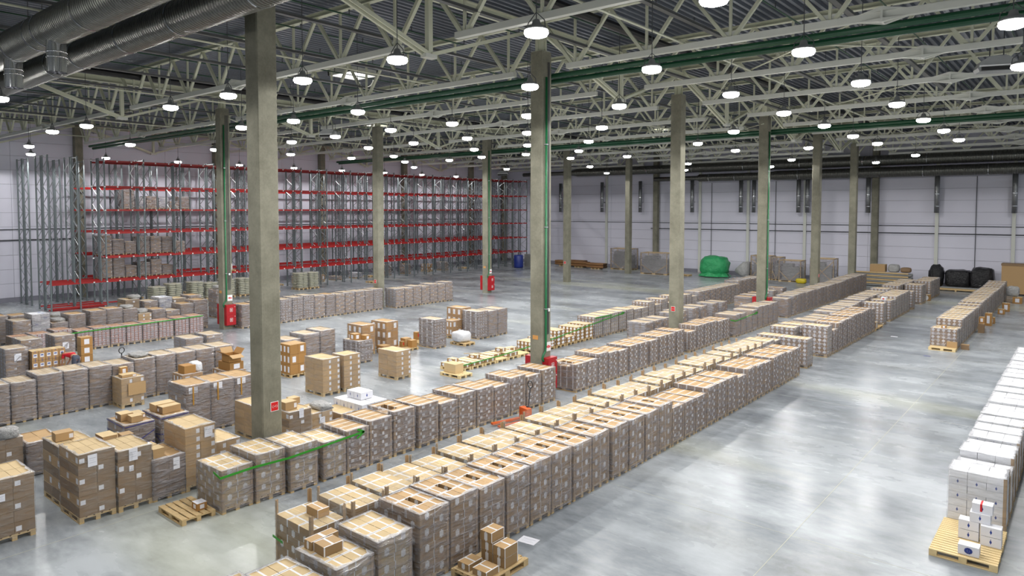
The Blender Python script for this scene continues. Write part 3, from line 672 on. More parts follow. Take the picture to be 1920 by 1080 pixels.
# ------------------------------------------------------------------ pallet loads
def grid(nx, ny, lx=1.2, ly=.8): return [(lx * i / nx, lx * (i + 1) / nx, ly * j / ny, ly * (j + 1) / ny) for i in range(nx) for j in range(ny)]
HOLE = [(0, .4, 0, .4), (0, .4, .4, .8), (.4, .8, 0, .33), (.4, .8, .47, .8), (.8, 1.2, 0, .4), (.8, 1.2, .4, .8)]
STY = {  # rects, layer height, unit materials (top, +x, y), alternates for +x
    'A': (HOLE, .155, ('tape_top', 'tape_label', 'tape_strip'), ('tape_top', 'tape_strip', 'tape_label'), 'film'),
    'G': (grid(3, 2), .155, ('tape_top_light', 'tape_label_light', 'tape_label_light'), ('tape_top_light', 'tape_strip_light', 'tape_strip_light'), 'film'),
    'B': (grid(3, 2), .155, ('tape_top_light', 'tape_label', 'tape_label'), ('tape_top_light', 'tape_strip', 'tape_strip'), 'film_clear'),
    'C': (grid(4, 2), .118, ('long_top', 'long_label', 'long_end'), ('long_top', 'long_edge', 'long_end'), 'film'),
    'P': (grid(2, 2), .25, ('plain_seam', 'stick', 'stick_r'), ('plain_seam', 'plain_dark', 'plain_dark'), 'film_clear'),
    'N': (grid(2, 2), .22, ('plain_light', 'stick_r', 'plain'), ('plain_light', 'stick_r', 'plain'), 'film_clear'),
    'O': (grid(3, 2), .42, ('plain', 'stick_big', 'stick_big'), ('plain', 'plain_orange', 'stick_big'), 'film_clear'),
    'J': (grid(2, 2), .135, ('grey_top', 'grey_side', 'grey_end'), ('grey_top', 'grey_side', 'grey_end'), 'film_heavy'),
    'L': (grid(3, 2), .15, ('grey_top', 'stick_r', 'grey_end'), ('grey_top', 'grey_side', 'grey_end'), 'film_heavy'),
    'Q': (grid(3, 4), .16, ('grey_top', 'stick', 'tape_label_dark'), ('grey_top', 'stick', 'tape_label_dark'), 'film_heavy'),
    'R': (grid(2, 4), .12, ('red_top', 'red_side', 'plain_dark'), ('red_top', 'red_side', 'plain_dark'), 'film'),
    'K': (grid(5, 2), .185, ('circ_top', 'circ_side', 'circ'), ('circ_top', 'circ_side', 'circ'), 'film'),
    'X': (grid(5, 2), .185, ('circ_top', 'circ', 'circ'), ('circ_top', 'circ', 'circ'), None),
    'F': (grid(1, 2), .5, ('grey_top', 'grey_side', 'grey_side'), ('grey_top', 'grey_side', 'grey_side'), 'film_heavy'),
    'I': (grid(2, 2), .29, ('plain', 'plain_dark', 'stick_r'), ('plain', 'plain_dark', 'plain_dark'), 'film_heavy'),
    'W': (grid(3, 2, 1.1, .8), .165, ('white_top', 'white', 'white_mark'), ('white_top', 'white_mark', 'white'), 'film_clear'),
    'U': (grid(2, 2), .35, ('blueish', 'blueish', 'blueish'), ('white', 'white', 'white'), 'film_heavy'),
}
def film_mesh(mat, var, rim=True, above=0.0):
    def f():
        rnd = random.Random(var * 13 + 5); b = MB()
        nx, ny, nz = 7, 5, 8; e = .012
        per = [(x / nx * 1.2, 0) for x in range(nx)] + [(1.2, y / ny * .8) for y in range(ny)] + [(1.2 - x / nx * 1.2, .8) for x in range(nx)] + [(0, .8 - y / ny * .8) for y in range(ny)]
        n = len(per)
        for k in range(nz + 1):
            for (x, y) in per:
                ox = (x - .6) / .6; oy = (y - .4) / .4; j = rnd.uniform(0, .014)
                b.v.append((x + (ox * (e + j) if abs(ox) > .99 else 0), y + (oy * (e + j) if abs(oy) > .99 else 0), k / nz))
        for k in range(nz):
            for i in range(n):
                i2 = (i + 1) % n; b.face((k * n + i, k * n + i2, (k + 1) * n + i2, (k + 1) * n + i), 0)
        if rim:
            b0 = nz * n; c0 = len(b.v)
            for (x, y) in per:
                q = rnd.uniform(.03, .12); b.v.append((x + (.6 - x) * q * 1.2, y + (.4 - y) * q * 1.6, 1 + rnd.uniform(.002, .022)))
            for i in range(n):
                i2 = (i + 1) % n; b.face((b0 + i, b0 + i2, c0 + i2, c0 + i), 1)
        return b.mesh('stretch_film', [mat, 'film_rim'], True)
    return cached(('film', mat, var, rim), f)
CAMP = Vector((16.694, -9.972, 7.293))
NLOAD = [0]; NCART = [0]
def load(name, label, X1, Y0, h, sty, group=None, dy=.8, dx=1.2, posts=0, fy=1.0, film=True, top_open=False, near=None, cat='pallet load', wood='wood', papers=(), rz=0, edge=None, skip=()):
    """wrapped pallet: (+X,-Y) floor corner at (X1, Y0); fy = share of the -Y face that shows"""
    NLOAD[0] += 1
    rects, lz0, m1, m2, fm = STY[sty]
    if name == 'wrapped_pallet_load': name = {'W': 'white_carton_pallet', 'J': 'flat_carton_pallet', 'X': 'open_carton_pallet', 'R': 'printed_carton_pallet', 'N': 'plain_carton_pallet', 'O': 'large_carton_pallet'}.get(sty, name)
    t = thing(name, label, cat, (X1, Y0, 0), rz or .008 * math.sin(Y0 * 37.7 + X1 * 5), group)
    sx, sy = dx / 1.2, dy / .8
    if sty == 'W': sx = dx / 1.1
    ob('pallet', pallet_mesh(wood), t, (-dx, 0, 0), scale=(dx / 1.2, dy / .8, 1))
    H = h - .144; n = max(1, round(H / lz0)); lz = H / n
    dist = (Vector((X1, Y0, 0)) - CAMP).length
    if near is None: near = dist < 29
    rnd = random.Random(int(X1 * 100 + Y0 * 1000))
    x1m = max(r[1] for r in rects)
    hidden = []
    for k in range(n):
        for i, (a, b_, c, d) in enumerate(rects):
            if k == n - 1 and i in skip: continue
            par = (k + i) % 2
            isx = b_ >= x1m - .001; isy = c < .001 and (k + 1) / n > 1 - fy - .01; top = k == n - 1
            if near and (isx or isy or top):
                g = .004; jx, jy = rnd.uniform(-.004, .004), rnd.uniform(-.004, .004)
                ob('carton', unit(m1 if par else m2), t, (-dx + (a + g) * sx + jx, (c + g) * sy + jy, .146 + k * lz), scale=((b_ - a - 2 * g) * sx, (d - c - 2 * g) * sy, lz - .005)); NCART[0] += 1
            else: hidden.append((k, i, par))
    if hidden:
        key = ('hid', sty, n, near, round(fy, 1) if near else 0, tuple(skip))
        def f():
            b = MB(); rr = random.Random(n)
            for (k, i, par) in hidden:
                a, b2, c, d = rects[i]; g = .004; j = rr.uniform(-.003, .003)
                o = 0 if par else 3
                b.box(a + g + j, b2 - g + j, c + g, d - g, k / n + .003, (k + 1) / n - .003, o, o + 1, o + 2)
            return b.mesh('cartons', list(m1) + list(m2))
        stuff(ob('carton', cached(key, f), t, (-dx, 0, .146), scale=(sx, sy, H)))
    if film and fm:
        ob('stretch_film', film_mesh(fm, NLOAD[0] % 4, not top_open and posts < .15), t, (-dx, 0, .05), scale=(dx / 1.2, dy / .8, h - .04 + posts))
    if posts or edge:
        ph = h + posts if posts else h + .003
        e = MB()
        for cx_, cy2 in ((0, 0), (-dx, 0), (-dx, dy), (0, dy)):
            s1 = -1 if cx_ == 0 else 1; s2 = 1 if cy2 == 0 else -1
            e2 = MB(); e2.box(min(cx_, cx_ + s1 * .06), max(cx_, cx_ + s1 * .06), cy2 - .004, cy2 + .004, .12, ph); e2.box(cx_ - .004, cx_ + .004, min(cy2, cy2 + s2 * .06), max(cy2, cy2 + s2 * .06), .12, ph)
            if cx_ == 0 or posts: ob('corner_board', e2.mesh('corner_board', ['post']), t, (0.006 if cx_ == 0 else -.006, 0, 0))
    for (face, u, z, w_, hh) in papers:
        if face == 'x': ob('paper_sheet', unit(('paper',) * 3), t, (.018, u, z), scale=(.004, w_, hh))
        elif face == 'y': ob('paper_sheet', unit(('paper',) * 3), t, (-u, -.03, z), scale=(w_, .004, hh))
        else: ob('paper_sheet', unit(('paper',) * 3), t, (-u, z, h + .012), scale=(w_, hh, .003))
    return t
def loose(label, X, Y, z, dims, mats=('plain_light', 'plain', 'plain'), rz=0, cat='carton', name='carton_box', group=None):
    o = ob(name, unit(mats), None, (X, Y, z), (0, 0, rz), dims); return tag(o, label, cat, group)
STYD = {'A': 'white-taped carton stack', 'G': 'cross-taped pale carton stack', 'B': 'low taped stack with corner posts', 'C': 'dark label-striped carton stack', 'K': 'round-labelled carton stack', 'X': 'unwrapped round-labelled stack',
        'R': 'red-and-white printed carton stack', 'J': 'greyish flat-carton stack', 'F': 'cloudy film-wrapped load', 'L': 'wrapped pale carton stack', 'I': 'brown wrapped carton stack', 'P': 'brown stickered carton stack', 'W': 'white carton stack', 'Q': 'wrapped labelled carton stack', 'N': 'plain carton stack', 'O': 'big brown carton stack', 'U': 'white-blue boxed load'}
def row(X1, items, sty, where, group, start=0, posts=0, edge=None, dx=1.2, name='wrapped_pallet_load', wood='wood', look=None):
    prev = None
    for i, it in enumerate(items):
        Y0, h = it[0], it[1]; s = it[2] if len(it) > 2 and it[2] else sty; kw = it[3] if len(it) > 3 else {}
        nxt = items[i + 1][0] if i + 1 < len(items) else Y0 + 2
        dy = min(.8, nxt - Y0 - .06)
        fy = 1.0
        if prev and Y0 - prev[0] < 1.3: fy = max(0.0, min(1, (h - prev[1]) / h + .12)) if h > prev[1] - .05 else 0.08
        lab = kw.pop('label', None) or '%s, %s %s' % (STYD[s], ordn(i + start), where)
        xx = kw.pop('x', X1); dd = kw.pop('dx', dx)
        load(name, lab, xx, Y0, h, s, group, dy, dd, kw.pop('posts', posts), fy, edge=kw.pop('edge', edge), wood=wood, **kw)
        prev = (Y0, h)
# --- row A: edge of the wide bare aisle
A = [(-4.80, 1.15, 'G'), (-3.86, 1.05, 'G'), (-2.87, 1.12, 'G', dict(film=True)), (-1.96, 1.26, 'G'), (-.94, 1.43), (-.10, 1.45), (.78, 1.40), (1.67, 1.42), (2.52, 1.43), (3.34, 1.44), (4.25, 1.41), (5.11, 1.44), (6.09, 1.42), (7.0, 1.40), (7.92, 1.38), (8.76, 1.42),
     (9.6, 1.18, 'C'), (10.45, 1.18, 'C'), (11.27, 1.17, 'C'), (12.12, 1.31, 'C'), (12.97, 1.30, 'C'), (13.85, 1.30, 'C'), (14.72, 1.18, 'C'), (15.67, 1.33, 'C'), (16.55, 1.30, 'C'), (17.45, 1.25, 'C'), (18.37, 1.31, 'C'), (19.2, 1.31, 'C'), (20.05, 1.24, 'C'), (20.95, 1.25, 'C')]
row(6.93, A, 'A', 'in the near row along the wide bare aisle', 'near row along the bare aisle', edge=True)
A2 = [(23.32, 1.33, 'K'), (26.43, 1.52, 'K'), (27.5, 1.2, 'C'), (28.4, 1.45, 'C'), (29.3, 1.47, 'C'), (30.2, 1.45, 'C'), (31.1, 1.5, 'C'), (32.0, 1.5, 'C'), (32.9, 1.46, 'C'), (33.8, 1.48, 'C'), (34.7, 1.5, 'C'), (35.4, 1.4, 'C')]
row(6.78, A2, 'C', 'in the mid-length row along the bare aisle', 'mid-length row along the bare aisle')
U = [(38.96, 1.38), (40.96, 1.35), (41.85, 1.3), (42.72, 1.46), (43.6, 1.46), (44.5, 1.46), (45.4, 1.46), (46.3, 1.48), (48.2, 1.3), (51.79, 1.46), (52.7, 1.45), (55.55, 1.48), (56.45, 1.45), (57.3, 1.48), (58.2, 1.45), (59.1, 1.48)]
row(6.68, U, 'K', 'in the distant row along the bare aisle', 'distant row along the bare aisle')
# --- row B behind A
B = [(-2.42, 1.22, 'B', dict(posts=.28))] + [(-1.44 + .87 * i, 1.30 + .04 * math.sin(i * 1.7)) for i in range(26)]
row(5.52, B, 'B', 'in the post-cornered row behind the aisle edge', 'post-cornered row', posts=.17)
B2 = [(21.4, 1.2, 'K'), (22.3, 1.2, 'K'), (23.2, 1.1, 'K'), (24.1, 1.2, 'K'), (25.9, 1.38, 'K'), (27.2, 1.34, 'K'), (28.3, 1.25, 'L'), (29.5, 1.29, 'L'), (30.4, 1.2, 'L'), (31.3, 1.2, 'L'), (32.3, 1.2, 'L'), (33.2, 1.35, 'L'), (34.1, 1.4, 'L'), (35.0, 1.4, 'L'), (36.5, 1.35, 'F'), (37.4, 1.35, 'F'), (38.3, 1.4, 'F'), (39.8, 1.42, 'F'), (40.7, 1.45, 'F'), (42.0, 1.45, 'F'), (43, 1.45, 'K'), (44, 1.44, 'F'), (45.1, 1.45, 'K'), (46.8, 1.5, 'K'), (47.8, 1.45, 'K'), (50.4, 1.45, 'K'), (51.5, 1.45, 'K'), (52.5, 1.45, 'K'), (54.2, 1.4, 'K'), (55.4, 1.4, 'K'), (56.4, 1.42, 'K')]
row(5.36, B2, 'L', 'in the far second row behind the aisle edge', 'far second row')
# --- row C: the middle rows in front of the aisle columns
C = [(-1.76, 1.06, 'G', dict(x=.93)), (-.89, 1.21, 'G', dict(x=.97)), (.02, 1.19, 'G'), (1.02, 1.05, 'G'), (1.80, 1.17), (2.60, 1.26), (3.49, 1.33, 'C', dict(skip=(2, 4), near=True)), (4.48, 1.30), (5.40, 1.16), (6.24, 1.28), (7.13, 1.27), (8.02, 1.17), (8.90, 1.33), (9.81, 1.21), (10.75, 1.29)]
row(1.06, C, 'C', 'in the row in front of the nearest column', 'row before the nearest column', edge=True)
C2 = [(12.95, 1.12, 'C', dict(skip=(2, 4), near=True)), (13.78, 1.12), (14.62, 1.28), (15.42, 1.20), (16.24, 1.15), (17.16, 1.23), (18.03, 1.22), (19.04, 1.19), (19.95, 1.26), (20.80, 1.25), (21.75, 1.28), (23.2, 1.05), (24.1, 1.26, None, dict(dx=1.05)), (24.98, 1.26, None, dict(dx=1.05)), (25.8, 1.24), (26.64, 1.16), (27.5, 1.16)]
row(1.06, C2, 'C', 'in the row just past the second aisle column', 'row past the second column')
D = [(28.85, 1.27, 'F'), (29.72, 1.25, 'F'), (30.63, .95, 'F'), (31.5, 1.25, 'F'), (32.4, 1.36, 'F'), (33.3, 1.34, 'F'), (34.22, 1.32, 'F'), (35.1, 1.35, 'F', dict(dx=.95))]
row(1.15, D, 'F', 'in the row with the short green arrow', 'row with the short green arrow')
E = [(38.2, 1.28, 'F')] + [(39.4 + .88 * i, 1.36 + .02 * (i % 3) + (.1 if i > 14 else 0), 'F' if i % 3 else 'L') for i in range(23)]
row(1.0, E, 'F', 'in the far row leading to the end wall', 'far row by the distant columns')
# --- row T / S: carton rows with the long green tape line
T = [(17.9, .55, 'X'), (18.8, .62, 'X'), (19.75, .92, 'X'), (20.7, .45, 'X'), (21.58, .86, 'X'), (22.45, .92, 'X'), (23.45, 1.2, 'K'), (24.33, 1.2, 'K'), (25.2, 1.22, 'K'), (26.1, 1.22, 'K'), (27.0, 1.24, 'K'), (27.9, 1.15, 'K'), (28.8, 1.15, 'K'), (29.7, 1.42, 'K'), (30.6, 1.15, 'K'), (31.5, 1.42, 'K'), (32.4, 1.1, 'K'), (33.3, 1.45, 'K'), (34.2, 1.4, 'K'), (35.1, 1.4, 'K'), (36.0, 1.2, 'K'), (37.1, 1.42, 'L'), (38.1, 1.42, 'L'), (39.1, 1.42, 'L'), (40.1, 1.42, 'L'), (41.1, 1.42, 'L'), (42.0, 1.42, 'L'), (42.9, 1.42, 'L'), (43.8, 1.42, 'L')]
for i, v in enumerate(T):
    if v[2] == 'X': T[i] = v + (dict(film=False),)
row(-4.82, T, 'K', 'in the row under the long green tape line', 'row under the green tape line')
T2 = [(46.1, 1.4, 'L', dict(posts=.08)), (47.0, 1.4, 'L', dict(posts=.08)), (47.9, 1.42, 'L', dict(posts=.08)), (48.8, 1.42, 'L'), (49.7, 1.42, 'L'), (50.6, 1.45, 'L')]
row(-5.5, T2, 'L', 'in the short posted row beyond the green tape line', 'short posted row')
T3 = [(22.5, .8, 'X'), (28.3, 1.1, 'K'), (29.3, 1.42, 'K')]
low = [(-2.2, 24.6, 1.0, 'L'), (-2.2, 25.6, 1.0, 'L'), (-2.2, 26.7, 1.0, 'L'), (-2.2, 28.3, 1.1, 'L'), (-2.4, 29.3, 1.1, 'L'), (-2.4, 31.0, 1.1, 'L'), (-2.4, 32.2, 1.1, 'L'), (-2.4, 34.0, 1.1, 'L'), (-2.4, 35.5, 1.05, 'L'), (-1.6, 38.5, 1.15, 'I'), (-1.6, 39.5, 1.2, 'L'), (-1.6, 41, 1.2, 'I'), (-1.6, 43, 1.2, 'L'), (-1.6, 45, 1.25, 'I')]
for i, (x, y, h, s) in enumerate(low): load('wrapped_pallet_load', '%s, %s in the low line behind the green-arrow row' % (STYD[s], ordn(i)), x, y, h, s, 'low line behind the arrow row')
# --- row V: beyond the bare aisle
V = [(32.67, 1.06), (33.55, 1.0), (34.42, 1.37), (35.3, 1.37), (36.2, 1.36), (37.1, 1.36), (38.0, 1.35), (38.9, 1.34), (39.8, 1.36), (41.0, 1.3), (42.2, 1.35), (43.33, 1.4), (44.3, 1.4), (45.3, 1.4), (46.64, 1.38), (47.7, 1.38), (48.8, 1.4), (49.8, 1.42), (51, 1.4), (52, 1.38), (53, 1.38), (54.2, 1.36), (55.4, 1.4), (56.6, 1.42), (57.6, 1.45), (58.6, 1.5)]
row(11.42, V, 'K', 'in the row on the outer side of the bare aisle', 'row beyond the bare aisle')
# --- row W: white cartons
W = [(8.86, 1.30), (9.75, 1.12), (10.62, 1.28), (11.5, 1.15), (12.35, 1.2), (13.2, 1.2), (14.08, 1.22), (14.95, 1.24), (15.85, 1.18), (16.75, 1.22), (17.65, 1.2), (18.5, 1.22), (19.4, 1.25), (20.3, 1.2), (21.2, 1.22), (22.1, 1.2), (23.0, 1.22), (23.9, 1.2), (24.8, 1.22), (25.7, 1.2), (26.6, 1.22), (27.5, 1.2)]
row(15.38, W, 'W', 'in the white row beside the light wooden deck', 'white cartons row', dx=1.1, edge=True)
W2 = [(12.9, 1.3, 'W'), (13.8, 1.3, 'W'), (14.8, 1.3, 'W'), (16, 1.2, 'W'), (17, 1.2, 'W'), (18, 1.2, 'W')]
row(17.0, W2, 'W', 'in the outer white row at the picture edge', 'outer white row')
# --- rows M, O, P by the racks
MR = [(.45, 1.08), (1.27, 1.12), (2.2, 1.2), (3.24, 1.05), (4.03, 1.09), (4.85, 1.06), (5.65, 1.05), (6.5, 1.06), (7.35, 1.06), (8.25, 1.1), (9.1, 1.12)]
row(-23.25, MR, 'R', 'in the row tied by the green line near the racks', 'red-and-white row', dx=1.1)
O = [(12.35, 1.45, 'I'), (13.2, 1.5, 'L'), (14.2, 1.5, 'L'), (15.02, 1.5, 'Q'), (15.9, 1.55, 'Q'), (16.75, 1.6, 'Q'), (17.6, 1.5, 'L'), (18.5, 1.5, 'I'), (19.3, 1.45, 'L'), (20.1, 1.5, 'L'), (21.0, 1.5, 'L'), (21.85, 1.48, 'F'), (22.65, 1.52, 'Q')]
row(-23.25, O, 'L', 'in the row between two rack-side columns', 'row between rack-side columns')
PR = [(24.36, 1.42), (25.25, 1.40), (26.1, 1.48), (26.98, 1.40), (27.85, 1.5), (28.7, 1.42), (29.55, 1.52)]
row(-22.82, PR, 'L', 'in the short row on the open floor past a column', 'short row past the column')
N2 = [(1.0, 1.6, 'L'), (1.85, 1.85, 'U'), (2.75, 1.3, 'I'), (3.55, 1.65, 'I'), (4.6, 1.72, 'I'), (5.45, 1.75, 'I'), (6.3, 1.65, 'I'), (7.1, 1.3, 'N'), (7.9, 1.45, 'I'), (8.7, 1.3, 'L'), (9.55, 1.6, 'I'), (10.4, 1.75, 'I')]
row(-25.3, N2, 'I', 'in the second row behind the green-tied cartons', 'second row by the racks')
N3 = [(-.2, 1.5, 'N'), (.75, 1.55, 'I'), (1.7, 1.5, 'I'), (3.3, 1.1, 'P'), (7.6, 1.8, 'P'), (8.7, 1.6, 'L'), (9.6, 1.75, 'U'), (10.5, 1.6, 'P'), (11.5, 1.7, 'I'), (13.4, 1.9, 'I')]
row(-28.3, N3, 'I', 'in the third cluttered row before the rack frames', 'third row by the racks')
# --- J: grey flat cartons on the left, Q group in the centre
J = [(-3.6, 1.4), (-2.76, 1.39), (-1.98, 1.52), (-1.16, 1.51), (-.34, 1.51), (.46, 1.46), (1.25, 1.54), (2.05, 1.56), (2.85, 1.55), (3.65, 1.55), (4.45, 1.55)]
row(-11.32, J, 'J', 'in the grey flat-carton row by the person', 'grey flat-carton row')
for i, (x, y, h, s, k) in enumerate(((-5.99, 9.73, 1.22, 'N', {}), (-6.14, 7.11, 1.46, 'N', dict(dx=.8)), (-6.16, 6.12, 1.45, 'N', {}), (-9.76, 7.0, 1.45, 'O', dict(dx=.85, film=False)), (-11.2, 8.7, 1.5, 'J', {}), (-11.2, 9.58, 1.56, 'J', {}), (-11.3, 7.75, 1.35, 'J', {}),
        (-9.85, 10.75, 1.05, 'Q', {}), (-11.1, 11.95, 1.52, 'O', {}), (-11.1, 13.5, 1.50, 'O', {}), (-9.61, 15.53, 1.52, 'Q', {}), (-9.64, 18.94, 1.56, 'Q', {}), (-9.65, 19.8, 1.5, 'J', {}), (-9.67, 20.68, 1.52, 'J', {}), (-11.3, 19.3, 1.58, 'O', {}), (-10.97, 18.2, 1.0, 'O', dict(dx=.75)))):
    near_ = ['standing alone on the open floor', 'slim, beside its wider twin in mid-floor', 'wide, beside its slim twin in mid-floor', 'unwrapped, just past the nearest column', 'behind the big cartons past the nearest column', 'beside the grey stack past the nearest column', 'low, against the nearest column edge', 'with torn film and loose boxes on top',
             'behind the torn-film pallet', 'in three tiers behind the lone plain stack', 'with a wider foot beside a white bag', 'heading the trio of tall grey stacks', 'in the middle of the grey trio', 'at the end of the grey trio', 'behind the grey trio', 'beside the head of the grey trio'][i]
    load('wrapped_pallet_load', STYD[s] + ' ' + near_, x, y, h, s, 'mid-floor loads', **k)
# wider wrapped feet of two mid-floor stacks
# --- near corner on the side of the nearest column
kk = dict
specs = [(-1.35, -5.75, 1.42, 'P', 'brown stickered carton stack cut by the picture edge', kk(papers=(('x', .1, .95, .14, .16),))),
         (-1.12, -4.14, 1.62, 'P', 'tall brown wrapped stack with a tilted paper sheet', kk(papers=(('x', .2, 1.3, .2, .28),))), (-2.45, -4.1, 1.5, 'P', 'brown wrapped stack on the rear half of the long pallet pair', {}),
         (-1.08, -3.30, 1.48, 'P', 'brown carton stack with three loose stickers', kk(papers=(('x', .25, 1.2, .2, .3), ('x', .25, .95, .1, .14)))), (-1.06, -2.50, 1.05, 'I', 'brown wrapped stack with two boxes on top behind the empty pallet', kk(papers=(('x', .5, .7, .16, .3),))),
         (-1.06, -1.68, 1.65, 'N', 'tall plain stack with one big paper sheet', kk(papers=(('x', .5, 1.32, .22, .28),))), (-1.75, -.6, .84, 'N', 'low plain stack in front of the nearest column', kk(papers=(('x', .2, .45, .16, .14),))),
         (-5.42, -4.85, 1.15, 'P', 'brown stack at the picture edge behind the nearest loads', {}), (-5.34, -3.97, .93, 'I', 'low brown wrapped stack with jumbled top', {}),
         (-2.5, -3.1, 1.2, 'P', 'half-height brown stack behind the loosely stickered one', {}), (-4.0, -2.0, 1.22, 'I', 'blue-strapped stack with three boxes on top', {}), (-4.0, -1.0, 1.24, 'I', 'blue-strapped stack with two boxes on top', {}),
         (-5.43, .42, 1.62, 'I', 'first milky wrapped tower with brown tape', kk(papers=(('x', .08, 1.38, .3, .2),))), (-5.43, 1.25, 1.61, 'I', 'second milky wrapped tower with brown tape', kk(papers=(('x', .08, 1.38, .3, .2),))), (-5.43, 2.08, 1.60, 'I', 'third milky wrapped tower with brown tape, beside the column', kk(papers=(('x', .08, 1.38, .3, .2),))),
         (-10.43, .40, 1.09, 'N', 'plain carton stack with leaning board sheet and small boxes on top', kk(dx=.84)), (-9.7, 2.3, 1.0, 'O', 'short orange-brown stack with a white bag', kk(dx=.8)), (-9.7, 4.1, .8, 'O', 'wrapped orange-brown base under an open carton', {}),
         (-15.5, 5.2, 1.28, 'J', 'wide pale stack at the end of the grey flat cartons', {}), (-15.5, 6.2, 1.32, 'L', 'pale stack with blue bits beside the wide pale one', {}),
         (-17.6, -1.3, 1.5, 'L', 'film-heavy stack with white paper at the picture edge', kk(papers=(('x', .3, 1.0, .25, .3),))), (-18.9, -.4, 1.6, 'L', 'cream-topped wrapped stack behind the printed cartons', {}), (-18.9, .9, 1.6, 'L', 'cream-topped wrapped stack beside the bending person', kk(papers=(('x', .3, 1.0, .25, .3),))),
         (-2.0, 1.95, 1.08, 'P', 'stack with long paper sheet just past the nearest column', kk(papers=(('x', .35, .85, .16, .3),))), (-2.3, 2.95, .75, 'N', 'low untidy stack with white film past the nearest column', kk(papers=(('x', .3, .4, .2, .2),))), (-2.3, 4.1, .5, 'N', 'very low plain stack beside the white cartons', {}), (-3.4, 1.6, 1.1, 'N', 'plain stack half hidden by the nearest column', {})]
for (x, y, h, s, lab, k) in specs:
    t = load('wrapped_pallet_load', lab, x, y, h, s, 'loads around the nearest column', **k)
    if 'blue-strapped' in lab:
        for za, zb in ((.55, .95), (.75, .6), (h - .04, h - .02)):
            b = MB(); b.bar((.03, 0, za), (.03, .8, zb), .006, .02); b.bar((.03, -.03, za), (-1.2, -.03, zb), .006, .02); ob('strap', b.mesh('strap', ['strap']), t)
    if 'brown tape' in lab: ob('parcel_tape', MB().box(.03, .036, .2, .245, 1.0, 1.6).mesh('parcel_tape', ['ytape']), t)
